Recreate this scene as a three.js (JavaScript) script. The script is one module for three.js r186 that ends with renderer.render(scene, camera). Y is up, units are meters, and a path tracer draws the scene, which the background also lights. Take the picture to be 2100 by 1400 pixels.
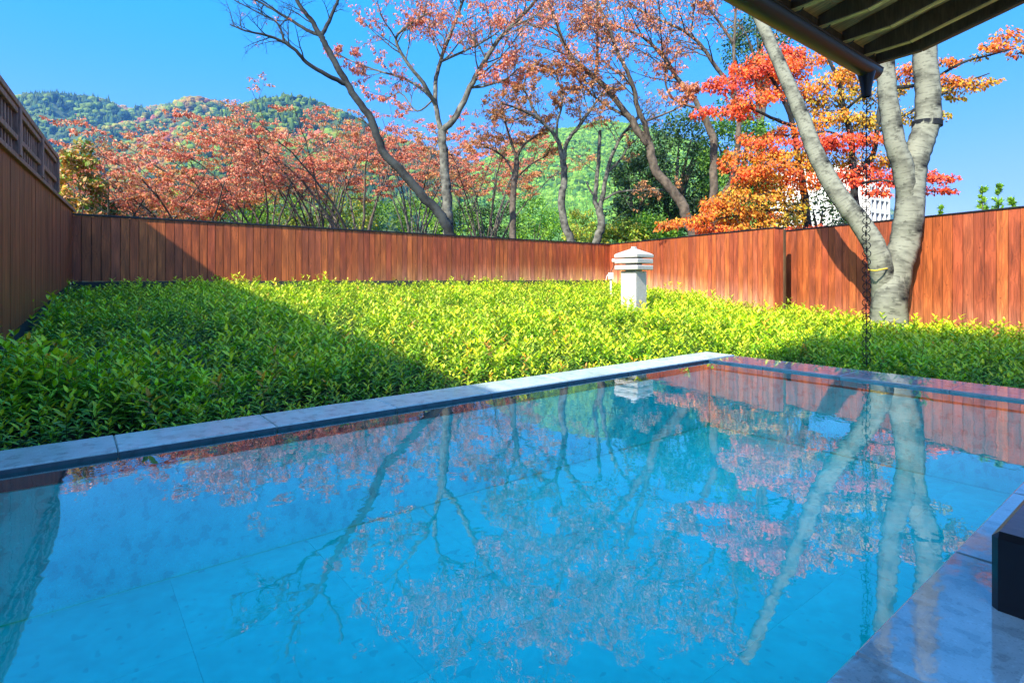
import * as THREE from 'three';
import { mergeGeometries } from 'three/addons/utils/BufferGeometryUtils.js';

// ---------------------------------------------------------------- camera, sky, sun, exposure
const K = 0.8;                                   // eye height above the water, metres; plan lengths below are in eye heights
const F = 1150, HZ = 572;                        // focal length and horizon row of a 2100 x 1400 frame
const scene = new THREE.Scene();
const camera = new THREE.PerspectiveCamera(2 * Math.atan(700 / F) * 180 / Math.PI, 1.5, 0.05, 6000);
camera.position.set(0, K, 0);
camera.setViewOffset(2100, 1400, 0, 700 - HZ, 2100, 1400);
scene.add(camera);
const SUN_AZ = 35 * Math.PI / 180, SUN_EL = 37.7 * Math.PI / 180;
const sunTo = new THREE.Vector3(-Math.sin(SUN_AZ) * Math.cos(SUN_EL), Math.sin(SUN_EL), Math.cos(SUN_AZ) * Math.cos(SUN_EL));
{
  const w = 512, h = 256, data = new Float32Array(w * h * 4), v = new THREE.Vector3();
  const zen = [0.004, 0.30, 0.76], mid = [0.001, 0.215, 0.72], hor = [0.95, 1.0, 1.12];
  for (let j = 0; j < h; j++) for (let i = 0; i < w; i++) {
    const el = ((j + 0.5) / h - 0.5) * Math.PI, az = ((i + 0.5) / w - 0.5) * 2 * Math.PI;
    v.set(Math.cos(el) * Math.cos(az), Math.sin(el), Math.cos(el) * Math.sin(az));
    const e = Math.max(0, v.y), c = Math.max(0, v.dot(sunTo));
    const a = Math.exp(-e * 9.5), b = Math.exp(-e * 1.4);
    const glow = 0.9 * Math.pow(c, 2) + 2.0 * Math.pow(c, 16);
    const o = (j * w + i) * 4, g = [0.9, 0.85, 0.75];
    for (let k = 0; k < 3; k++) {
      let x = zen[k] * (1 - b) + mid[k] * b; x = x * (1 - a) + hor[k] * a;
      data[o + k] = x + glow * g[k] * 0.5;
    }
    data[o + 3] = 1;
  }
  const t = new THREE.DataTexture(data, w, h, THREE.RGBAFormat, THREE.FloatType);
  t.mapping = THREE.EquirectangularReflectionMapping; t.magFilter = THREE.LinearFilter; t.needsUpdate = true;
  scene.background = t; scene.environment = t;
}
scene.fog = new THREE.FogExp2(0x6ab0ff, 0.00028);
const sun = new THREE.DirectionalLight(new THREE.Color().setRGB(1, 0.93, 0.80), 5.0);
sun.position.copy(sunTo).multiplyScalar(60).add(new THREE.Vector3(0, 0, -8)); sun.target.position.set(0, 0, -8);
sun.castShadow = true; sun.shadow.mapSize.set(4096, 4096);
Object.assign(sun.shadow.camera, { left: -30, right: 30, top: 30, bottom: -30, near: 1, far: 140 });
scene.add(sun, sun.target);
const renderer = new THREE.WebGLRenderer({ antialias: true });
renderer.shadowMap.enabled = true;
renderer.toneMapping = THREE.LinearToneMapping;
renderer.toneMappingExposure = 2.12;

// ---------------------------------------------------------------- helpers
function rngOf(seed) { let a = seed >>> 0; return () => { a = (a + 0x6D2B79F5) | 0; let t = Math.imul(a ^ (a >>> 15), 1 | a); t = (t + Math.imul(t ^ (t >>> 7), 61 | t)) ^ t; return ((t ^ (t >>> 14)) >>> 0) / 4294967296; }; }
const V = (x, y, z) => new THREE.Vector3(x, y, z);
const al = Math.hypot(1460, F), A0 = 1460 / al, A1 = F / al, N0 = -A1, N1 = A0;   // pool axes: A along the pool, N away from the house
const W = (x, d, h) => V(x * K, h * K, -d * K);                                   // eye heights to metres
const MN = (m, n, h) => W(m * A0 + n * N0, m * A1 + n * N1, h);
const Q = (px, py, d) => W((px - 1050) / F * d, d, 1 - (py - HZ) / F * d);
const dirA = V(A0, 0, -A1), dirN = V(N0, 0, -N1), UP = V(0, 1, 0);

function hash2(x, y, s) { let n = Math.imul(x | 0, 374761393) ^ Math.imul(y | 0, 668265263) ^ Math.imul(s | 0, 1274126177); n = Math.imul(n ^ (n >>> 13), 1274126177); return ((n ^ (n >>> 16)) >>> 0) / 4294967296; }
function vnoise(x, y, s = 0, px = 0, py = 0) {   // value noise, periodic when px, py are given
  const xi = Math.floor(x), yi = Math.floor(y), f = x - xi, g = y - yi, u = f * f * (3 - 2 * f), v = g * g * (3 - 2 * g);
  const wx = (a) => px ? ((a % px) + px) % px : a, wy = (a) => py ? ((a % py) + py) % py : a;
  const a = hash2(wx(xi), wy(yi), s), b = hash2(wx(xi + 1), wy(yi), s), c = hash2(wx(xi), wy(yi + 1), s), d = hash2(wx(xi + 1), wy(yi + 1), s);
  return (a * (1 - u) + b * u) * (1 - v) + (c * (1 - u) + d * u) * v;
}
function fbm(x, y, s, o = 4, px = 0, py = 0) { let t = 0, a = 0.5, q = 1; for (let i = 0; i < o; i++) { t += a * vnoise(x * q, y * q, s + i * 17, px * q, py * q); a *= 0.5; q *= 2; } return t; }
function texture(w, h, fn, srgb, rx = 1, ry = 1) {   // fn(u, v) -> [r, g, b] in 0..1 (linear values when not srgb)
  const d = new Uint8Array(w * h * 4);
  for (let j = 0; j < h; j++) for (let i = 0; i < w; i++) {
    const c = fn(i / w, j / h), o = (j * w + i) * 4;
    for (let k = 0; k < 3; k++) d[o + k] = Math.max(0, Math.min(255, Math.round(255 * (srgb ? Math.pow(Math.max(0, c[k]), 1 / 2.2) : c[k]))));
    d[o + 3] = 255;
  }
  const t = new THREE.DataTexture(d, w, h); t.wrapS = t.wrapT = THREE.RepeatWrapping; t.magFilter = THREE.LinearFilter; t.minFilter = THREE.LinearMipmapLinearFilter; t.generateMipmaps = true;
  if (srgb) t.colorSpace = THREE.SRGBColorSpace;
  t.repeat.set(rx, ry); t.needsUpdate = true; return t;
}
const grey = (x) => [x, x, x];
const used = new Map();
function numbered(n) { const k = used.get(n) ?? 0; used.set(n, k + 1); return k ? n + '_' + String(k).padStart(3, '0') : n; }
function tag(o, label, category, group, kind) { if (label) o.userData.label = label; if (category) o.userData.category = category; if (group) o.userData.group = group; if (kind) o.userData.kind = kind; return o; }
function thing(name, base, label, category, group, kind) {
  const g = new THREE.Group(); g.name = numbered(name); g.position.copy(base); g.at = base.clone(); scene.add(g);
  return tag(g, label, category, group, kind);
}
function part(name, geo, mat, parent) {              // geometry is given in world axes and metres
  const m = new THREE.Mesh(geo, mat); m.name = name; m.castShadow = m.receiveShadow = true;
  let at = V(0, 0, 0); for (let p = parent; p; p = p.parent) if (p.at) { at = p.at; break; }
  geo.translate(-at.x, -at.y, -at.z); parent.add(m); return m;
}
function single(name, geo, mat, label, category, group, kind) {
  const m = new THREE.Mesh(geo, mat); m.name = numbered(name); m.castShadow = m.receiveShadow = true; scene.add(m);
  return tag(m, label, category, group, kind);
}
class MB {                                            // collects vertices of one mesh
  constructor(colors) { this.p = []; this.n = []; this.u = []; this.i = []; this.c = colors ? [] : null; }
  get size() { return this.p.length / 3; }
  vert(p, n, u, v, c) { this.p.push(p.x, p.y, p.z); this.n.push(n.x, n.y, n.z); this.u.push(u, v); if (this.c) this.c.push(c[0], c[1], c[2]); return this.size - 1; }
  tube(pts, rad, sides, cap = true) {
    const n = pts.length, T = V(), Nn = V(), B = V(), q = V(); let prev = null, len = 0, start = this.size;
    for (let k = 0; k < n; k++) {
      T.copy(pts[Math.min(n - 1, k + 1)]).sub(pts[Math.max(0, k - 1)]).normalize();
      if (!prev) { Nn.set(Math.abs(T.y) > 0.9 ? 1 : 0, Math.abs(T.y) > 0.9 ? 0 : 1, 0); } else Nn.copy(prev);
      Nn.addScaledVector(T, -Nn.dot(T)).normalize(); prev = Nn.clone(); B.crossVectors(T, Nn);
      if (k) len += pts[k].distanceTo(pts[k - 1]);
      const r = typeof rad === 'function' ? rad(k / (n - 1), k) : rad[k];
      for (let s = 0; s <= sides; s++) {
        const a = s / sides * 2 * Math.PI; q.copy(Nn).multiplyScalar(Math.cos(a)).addScaledVector(B, Math.sin(a));
        this.vert(pts[k].clone().addScaledVector(q, r), q, s / sides, len, [1, 1, 1]);
      }
    }
    const w = sides + 1;
    for (let k = 0; k < n - 1; k++) for (let s = 0; s < sides; s++) { const a = start + k * w + s; this.i.push(a, a + w, a + 1, a + 1, a + w, a + w + 1); }
    if (cap) for (const [k, d] of [[0, -1], [n - 1, 1]]) {
      T.copy(pts[Math.min(n - 1, k + 1)]).sub(pts[Math.max(0, k - 1)]).normalize().multiplyScalar(d);
      const c = this.vert(pts[k].clone(), T, 0.5, 0, [1, 1, 1]), o = start + k * w;
      for (let s = 0; s < sides; s++) d < 0 ? this.i.push(c, o + s, o + s + 1) : this.i.push(c, o + s + 1, o + s);
    }
  }
  leaf(p, dir, nor, len, wid, col) {                 // a folded blade: base, two sides, tip
    const d = dir, s = V().crossVectors(d, nor).normalize(), n = V().crossVectors(s, d).normalize();
    const b = p, t = p.clone().addScaledVector(d, len).addScaledVector(n, -0.12 * len), m = p.clone().addScaledVector(d, len * 0.45);
    const l = m.clone().addScaledVector(s, wid / 2).addScaledVector(n, 0.14 * wid), r = m.clone().addScaledVector(s, -wid / 2).addScaledVector(n, 0.14 * wid);
    const i = this.vert(b, n, 0.5, 0, col); this.vert(l, n, 0, 0.5, col); this.vert(t, n, 0.5, 1, col); this.vert(r, n, 1, 0.5, col);
    this.i.push(i, i + 3, i + 2, i, i + 2, i + 1);
  }
  geo() {                                            // every face wound the way its normals point
    const P = this.p, N = this.n, I = this.i;
    for (let k = 0; k < I.length; k += 3) {
      const a = I[k] * 3, b = I[k + 1] * 3, c = I[k + 2] * 3, x = P[b] - P[a], y = P[b + 1] - P[a + 1], z = P[b + 2] - P[a + 2], u = P[c] - P[a], v = P[c + 1] - P[a + 1], w = P[c + 2] - P[a + 2];
      if ((y * w - z * v) * (N[a] + N[b] + N[c]) + (z * u - x * w) * (N[a + 1] + N[b + 1] + N[c + 1]) + (x * v - y * u) * (N[a + 2] + N[b + 2] + N[c + 2]) < 0) { const t = I[k + 1]; I[k + 1] = I[k + 2]; I[k + 2] = t; }
    }
    const g = new THREE.BufferGeometry();
    g.setAttribute('position', new THREE.Float32BufferAttribute(this.p, 3)); g.setAttribute('normal', new THREE.Float32BufferAttribute(this.n, 3));
    g.setAttribute('uv', new THREE.Float32BufferAttribute(this.u, 2)); if (this.c) g.setAttribute('color', new THREE.Float32BufferAttribute(this.c, 3));
    g.setIndex(this.i); return g;
  }
}
// a box with softened edges, its own axes ex, ey, ez (unit) and full sizes, centred at c
function block(c, ex, ey, ez, sx, sy, sz, bevel = 0.004, uo = 0, vo = 0) {
  const hx = sx / 2, hy = sy / 2, hz = sz / 2, b = Math.min(bevel, hx * 0.5, hy * 0.5, hz * 0.5);
  const P = [], N = [], U = [], flip = V().crossVectors(ex, ey).dot(ez) < 0;
  const tri = (a, q, r) => { const n = V().crossVectors(q.clone().sub(a), r.clone().sub(a)).normalize(); const mid = a.clone().add(q).add(r); if (n.dot(mid) < 0) { const x = q; q = r; r = x; n.negate(); }
    for (const p of flip ? [a, r, q] : [a, q, r]) { const w = c.clone().addScaledVector(ex, p.x).addScaledVector(ey, p.y).addScaledVector(ez, p.z), wn = V().addScaledVector(ex, n.x).addScaledVector(ey, n.y).addScaledVector(ez, n.z); P.push(w.x, w.y, w.z); N.push(wn.x, wn.y, wn.z);
      const ax = Math.abs(n.x), ay = Math.abs(n.y), az = Math.abs(n.z); if (az >= ax && az >= ay) U.push(p.x + uo, p.y + vo); else if (ay >= ax) U.push(p.x + uo, p.z + vo); else U.push(p.z + uo, p.y + vo); } };
  const quad = (a, q, r, s) => { tri(a, q, r); tri(a, r, s); };
  const f = (x, y, z) => V(x, y, z);
  for (const s of [-1, 1]) {
    quad(f(s * hx, -hy + b, -hz + b), f(s * hx, hy - b, -hz + b), f(s * hx, hy - b, hz - b), f(s * hx, -hy + b, hz - b));
    quad(f(-hx + b, s * hy, -hz + b), f(hx - b, s * hy, -hz + b), f(hx - b, s * hy, hz - b), f(-hx + b, s * hy, hz - b));
    quad(f(-hx + b, -hy + b, s * hz), f(hx - b, -hy + b, s * hz), f(hx - b, hy - b, s * hz), f(-hx + b, hy - b, s * hz));
    for (const t of [-1, 1]) {
      quad(f(s * hx, t * (hy - b), -hz + b), f(s * hx, t * (hy - b), hz - b), f(s * (hx - b), t * hy, hz - b), f(s * (hx - b), t * hy, -hz + b));
      quad(f(s * hx, -hy + b, t * (hz - b)), f(s * hx, hy - b, t * (hz - b)), f(s * (hx - b), hy - b, t * hz), f(s * (hx - b), -hy + b, t * hz));
      quad(f(-hx + b, s * hy, t * (hz - b)), f(hx - b, s * hy, t * (hz - b)), f(hx - b, s * (hy - b), t * hz), f(-hx + b, s * (hy - b), t * hz));
      for (const u of [-1, 1]) tri(f(s * hx, t * (hy - b), u * (hz - b)), f(s * (hx - b), t * hy, u * (hz - b)), f(s * (hx - b), t * (hy - b), u * hz));
    }
  }
  const g = new THREE.BufferGeometry(); g.setAttribute('position', new THREE.Float32BufferAttribute(P, 3)); g.setAttribute('normal', new THREE.Float32BufferAttribute(N, 3)); g.setAttribute('uv', new THREE.Float32BufferAttribute(U, 2));
  return g;
}
function smooth(pts, per = 4) { const c = new THREE.CatmullRomCurve3(pts, false, 'centripetal'); return c.getPoints((pts.length - 1) * per); }

// ---------------------------------------------------------------- materials
const rgb = (r, g, b) => new THREE.Color().setRGB(r, g, b);
// eight boards side by side, each 128 texels wide; v runs 2 m along the board
const woodFn = (bump) => (u, v) => {
  const col = Math.floor(u * 8), x = u * 8 - col, s = col * 31;
  let warp = 0, knot = 0;
  for (let k = 0; k < 5; k++) {
    const kx = 0.15 + 0.7 * hash2(k, col, 5), ky = hash2(k, col, 6), kr = 0.02 + 0.05 * hash2(k, col, 7);
    let dy = Math.abs(v - ky); dy = Math.min(dy, 1 - dy) * 16; const dx = x - kx, d = Math.sqrt(dx * dx + dy * dy * 0.5);
    warp += Math.sign(dx) * 0.20 * Math.exp(-d * d / (kr * 3)); knot = Math.max(knot, Math.exp(-(d * d) / (kr * kr)));
  }
  const sway = 0.5 * (fbm(x * 1.2, v * 5, s + 3, 3, 0, 5) - 0.5);
  const lines = 0.5 + 0.5 * Math.sin((x + warp + sway) * (22 + 12 * hash2(col, 1, 9)) + 3 * fbm(x * 2, v * 6, s, 2, 0, 6));
  const fine = fbm(x * 40, v * 24, s + 40, 2, 0, 24), blot = fbm(x * 3, v * 7, s + 70, 3, 0, 7);
  if (bump) return grey(0.5 + 0.25 * (lines - 0.5) + 0.35 * (fine - 0.5) - 0.2 * knot);
  let t = 0.62 + 0.16 * lines + 0.30 * (fine - 0.4) + 0.8 * (blot - 0.45); t *= 1 - 0.6 * knot;
  const pale = Math.max(0, blot - 0.53) * 2.4 * (0.4 + lines) + Math.max(0, fine - 0.6) * 0.9;   // rubbed, dry flecks
  return [t + pale * 0.5, t * 0.98 + pale * 0.62, t * 0.96 + pale * 0.7];
};
const woodMap = texture(1024, 1024, woodFn(false), true), woodBump = texture(1024, 1024, woodFn(true), false);
const wood = (r, g, b, rough = 0.62) => new THREE.MeshStandardMaterial({ color: rgb(r, g, b), map: woodMap, bumpMap: woodBump, bumpScale: 0.0015, roughness: rough, vertexColors: true });
const fenceMats = [[0.50, 0.108, 0.028], [0.53, 0.120, 0.028], [0.45, 0.092, 0.030], [0.57, 0.140, 0.032], [0.48, 0.112, 0.038]].map((c) => wood(...c));
const wallMats = [[0.40, 0.092, 0.034], [0.36, 0.082, 0.031], [0.44, 0.104, 0.038]].map((c) => wood(...c, 0.5));
const roofWood = wood(0.12, 0.075, 0.035, 0.55), boardWood = wood(0.80, 0.40, 0.13, 0.6), bounceWood = wood(1.0, 0.66, 0.20, 0.55), latticeWood = wood(0.52, 0.22, 0.16, 0.6);
const darkMetal = new THREE.MeshStandardMaterial({ color: rgb(0.022, 0.018, 0.02), roughness: 0.45, metalness: 0.3 });
const gutterMat = new THREE.MeshStandardMaterial({ color: rgb(0.035, 0.030, 0.016), roughness: 0.42, metalness: 0.35 });
const blackIron = new THREE.MeshStandardMaterial({ color: rgb(0.02, 0.022, 0.028), roughness: 0.4, metalness: 0.7 });
const backing = new THREE.MeshStandardMaterial({ color: rgb(0.03, 0.015, 0.01), roughness: 0.9 });
const stoneMap = texture(1024, 1024, (u, v) => {
  const big = fbm(u * 5, v * 5, 3, 4, 5, 5), mid = fbm(u * 24, v * 24, 8, 3, 24, 24), sp = vnoise(u * 300, v * 300, 21, 300, 300), sp2 = vnoise(u * 150, v * 150, 22, 150, 150);
  const t = 0.74 + 0.30 * (big - 0.47) + 0.24 * (mid - 0.45) + (sp > 0.78 ? -0.10 : 0) + (sp2 > 0.84 ? 0.09 : 0) + (mid < 0.30 ? -0.10 : 0);
  return [t * 0.95, t, t * 0.99];
}, true, 1, 1);
const stoneBump = texture(512, 512, (u, v) => grey(0.5 * fbm(u * 60, v * 60, 8, 3, 60, 60) + 0.5 * fbm(u * 14, v * 14, 9, 3, 14, 14)), false);
const stone = (r, g, b, rough, bump = 0.002, extra = {}) => new THREE.MeshPhysicalMaterial({ color: rgb(r, g, b), map: stoneMap, bumpMap: stoneBump, bumpScale: bump, roughness: rough, ...extra });
const copingMat = stone(0.80, 0.92, 0.90, 0.22, 0.0006, { ior: 1.6 }), copingWet = stone(0.50, 0.60, 0.64, 0.03, 0.00004, { ior: 1.9 }), copingNear = stone(0.62, 0.78, 0.86, 0.05, 0.0004, { ior: 2.0 });
const floorMat = new THREE.MeshStandardMaterial({ color: rgb(0.03, 1.0, 0.90), roughness: 0.7, map: texture(512, 512, (u, v) => { const t = 0.90 + 0.22 * (fbm(u * 6, v * 6, 3, 4, 6, 6) - 0.47) + 0.22 * (fbm(u * 30, v * 30, 8, 3, 30, 30) - 0.45) - (vnoise(u * 40, v * 40, 22, 40, 40) > 0.90 ? 0.16 : 0); return grey(t); }, true, 0.7, 0.7) });
const poolWall = stone(0.06, 1.1, 1.05, 0.6, 0.002);
const wetEdge = stone(0.07, 0.10, 0.13, 0.25, 0.001);
const granite = new THREE.MeshStandardMaterial({ color: rgb(0.60, 0.585, 0.55), roughness: 0.85, bumpMap: stoneBump, bumpScale: 0.003, map: texture(512, 512, (u, v) => { const sp = vnoise(u * 170, v * 170, 31, 170, 170), m = fbm(u * 12, v * 12, 33, 3, 12, 12); const t = 0.86 + 0.16 * (m - 0.45) - (sp > 0.82 ? 0.30 : 0); return [t, t * 0.985, t * 0.955]; }, true) });
const soilMat = new THREE.MeshStandardMaterial({ color: rgb(0.035, 0.025, 0.016), roughness: 1 });
const concrete = stone(0.06, 0.055, 0.05, 0.9, 0.004);
const bark = (r, g, b, seed, ring) => {
  const f = (bump) => (u, v) => {   // lenticels in rings, lichen blotches; v spans 1 m
    const ringN = fbm(u * 7, v * 26, seed, 3, 7, 26), lent = Math.max(0, fbm(u * 12, v * 90, seed + 5, 2, 12, 90) - 0.5) * 3, blot = fbm(u * 5, v * 6, seed + 9, 4, 5, 6), crack = fbm(u * 18, v * 6, seed + 12, 3, 18, 6);
    if (bump) return grey(0.45 + ring * 0.5 * (ringN - 0.5) + 0.35 * lent * ring + (1 - ring) * 0.9 * (crack - 0.5));
    const li = Math.max(0, fbm(u * 9, v * 7, seed + 21, 3, 9, 7) - 0.56) * 4.5, t = 0.66 + 0.8 * ring * (ringN - 0.5) + 2.0 * (blot - 0.47) - 0.35 * lent * ring + (1 - ring) * 0.6 * (crack - 0.45);
    const dash = ring > 0.6 ? (vnoise(u * 16, v * 64, seed + 31, 16, 64) > 0.72 ? 0.62 : 1) * (vnoise(u * 30, v * 30, seed + 33, 30, 30) > 0.8 ? 1.35 : 1) : 1;
    return [(t + li * 0.30) * dash, (t + li * 0.36) * dash, (t + li * 0.30) * dash];
  };
  return new THREE.MeshStandardMaterial({ color: rgb(r, g, b), roughness: 0.9, map: texture(512, 512, f(false), true), bumpMap: texture(512, 512, f(true), false), bumpScale: 0.004 });
};
const cherryBark = bark(0.25, 0.255, 0.19, 3, 0.8), greyBark = bark(0.21, 0.205, 0.165, 40, 0.5), darkBark = bark(0.035, 0.042, 0.040, 80, 0.4), brownBark = bark(0.17, 0.135, 0.10, 120, 0.4);
const leafMat = new THREE.MeshPhysicalMaterial({ color: 0xffffff, vertexColors: true, roughness: 0.7, transmission: 0.35, thickness: 0, side: THREE.DoubleSide });
const coverMat = new THREE.MeshPhysicalMaterial({ color: 0xffffff, vertexColors: true, roughness: 0.5, transmission: 0.32, thickness: 0, side: THREE.DoubleSide });

cherryBark.bumpScale = 0.009;

// ---------------------------------------------------------------- ground and hills
const soilTop = (m, n) => -0.30 + 0.094 * Math.max(0, n - 4.3) + 0.05 * (fbm(m * 0.7 + 9, n * 0.7 + 5, 4, 3) - 0.47);
{
  const s = new THREE.Shape(), R = 1700; s.moveTo(-R, -R); s.lineTo(R, -R); s.lineTo(R, R); s.lineTo(-R, R); s.closePath();
  const h = new THREE.Path(), pt = (m, n) => { const p = MN(m, n, 0); return [p.x, -p.z]; };
  const c = [pt(-1.6, 0.2), pt(6.8, 0.2), pt(6.8, 4.35), pt(-1.6, 4.35)]; h.moveTo(...c[0]); for (const q of c.slice(1)) h.lineTo(...q); h.closePath(); s.holes.push(h);
  const g = new THREE.ShapeGeometry(s); g.rotateX(-Math.PI / 2); g.translate(0, -0.5 * K, 0);
  single('ground', g, new THREE.MeshStandardMaterial({ color: rgb(0.05, 0.055, 0.025), roughness: 1 }), 'dark earth and low grass beyond the fences', 'ground', null, 'structure');
}
const wallU = [-0.5452, 0.8383], corner = [-8.5, 10.8], far = [3.53, 20.2], jog = [6.39, 13.66];
const wallAt = (t) => [corner[0] - wallU[0] * t, corner[1] - wallU[1] * t];
const fence3 = (q) => [8.87 - 0.36 * q, 9.7 + q];    // right hand fence, q = 5.3 behind the jog
const mn = (x, d) => [x * A0 + d * A1, x * N0 + d * N1];
const bedPoly = [corner, far, jog, fence3(5.0), fence3(-4), [9.6, 4.2], [6.7 * A0 + 1.3 * N0, 6.7 * A1 + 1.3 * N1], [6.68 * A0 + 4.32 * N0, 6.68 * A1 + 4.32 * N1], [-1.1 * A0 + 4.32 * N0, -1.1 * A1 + 4.32 * N1], wallAt(9)];
function inPoly(x, y, P) { let c = false; for (let i = 0, j = P.length - 1; i < P.length; j = i++) { const [a, b] = P[i], [e, f] = P[j]; if ((b > y) !== (f > y) && x < (e - a) * (y - b) / (f - b) + a) c = !c; } return c; }
{
  const mb = new MB(), nm = 64, nn = 64, m0 = -1.6, m1 = 19, n0 = -3, n1 = 14.2, id = [];
  for (let j = 0; j <= nn; j++) for (let i = 0; i <= nm; i++) { const m = m0 + (m1 - m0) * i / nm, n = n0 + (n1 - n0) * j / nn, p = MN(m, n, soilTop(m, n)); id.push(mb.vert(p, UP, m, n)); }
  const inside = (m, n) => m > -1.6 && m < 6.45 && n < 4.1;
  for (let j = 0; j < nn; j++) for (let i = 0; i < nm; i++) {
    const m = m0 + (m1 - m0) * (i + 0.5) / nm, n = n0 + (n1 - n0) * (j + 0.5) / nn; if (inside(m, n)) continue;
    const a = j * (nm + 1) + i; mb.i.push(a, a + 1, a + nm + 1, a + 1, a + nm + 2, a + nm + 1);
  }
  const g = mb.geo(); g.computeVertexNormals();
  single('soil', g, soilMat, 'dark planted soil bank under the ground cover', 'soil', null, 'structure');
}
const interp = (P, x) => { if (x <= P[0][0]) return P[0][1]; for (let i = 1; i < P.length; i++) if (x <= P[i][0]) { const [a, b] = P[i - 1], [c, d] = P[i]; let t = (x - a) / (c - a); t = t * t * (3 - 2 * t) * 0.5 + t * 0.5; return b + (d - b) * t; } return P[P.length - 1][1]; };
const ridges = [
  { D: 1150, P: [[-900, 330], [-400, 260], [-100, 222], [40, 203], [100, 201], [170, 207], [215, 211], [270, 224], [330, 220], [400, 209], [450, 219], [500, 236], [600, 270], [700, 300], [900, 360], [1300, 560]], s: 1 },
  { D: 640, P: [[-900, 420], [-300, 350], [0, 318], [250, 300], [330, 278], [430, 243], [480, 226], [540, 207], [590, 192], [640, 200], [690, 224], [740, 255], [800, 285], [900, 320], [1000, 350], [1100, 380], [1300, 560]], s: 2 },
  { D: 420, P: [[600, 560], [800, 430], [950, 345], [1050, 300], [1150, 262], [1230, 248], [1300, 258], [1400, 290], [1550, 350], [1700, 405], [1800, 455], [1900, 560]], s: 3 },
  { D: 1500, P: [[1400, 560], [1600, 470], [1820, 434], [1870, 442], [1950, 462], [2200, 480], [2600, 470], [3000, 560]], s: 4 },
];
function hillY(px, d) {
  let h = -0.5 * K;
  const x = (px - 1050) / F * d;
  for (const r of ridges) {
    const crest = Math.max(0, (HZ - interp(r.P, px)) / F * r.D); if (crest <= 0) continue;
    const rn = (fbm(x / (r.D * 0.12) + 31, d / (r.D * 0.12), r.s * 9, 4) - 0.47), t = d / r.D;
    const f = t < 1 ? Math.max(0, (t - 0.30) / 0.70) : Math.max(0, 1 - (t - 1) / 0.8), k = Math.pow(f, 1.25);
    h = Math.max(h, crest * k * (1 + rn * 1.5 * Math.min(1, Math.abs(1 - t) * 4 + 0.04)) > 0 ? Math.min(crest * (t < 1 ? t * 0.985 + 0.015 : 1), crest * k * (1 + rn * 1.5 * Math.min(1, Math.abs(1 - t) * 4 + 0.04))) : 0);
  }
  return h;
}
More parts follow.
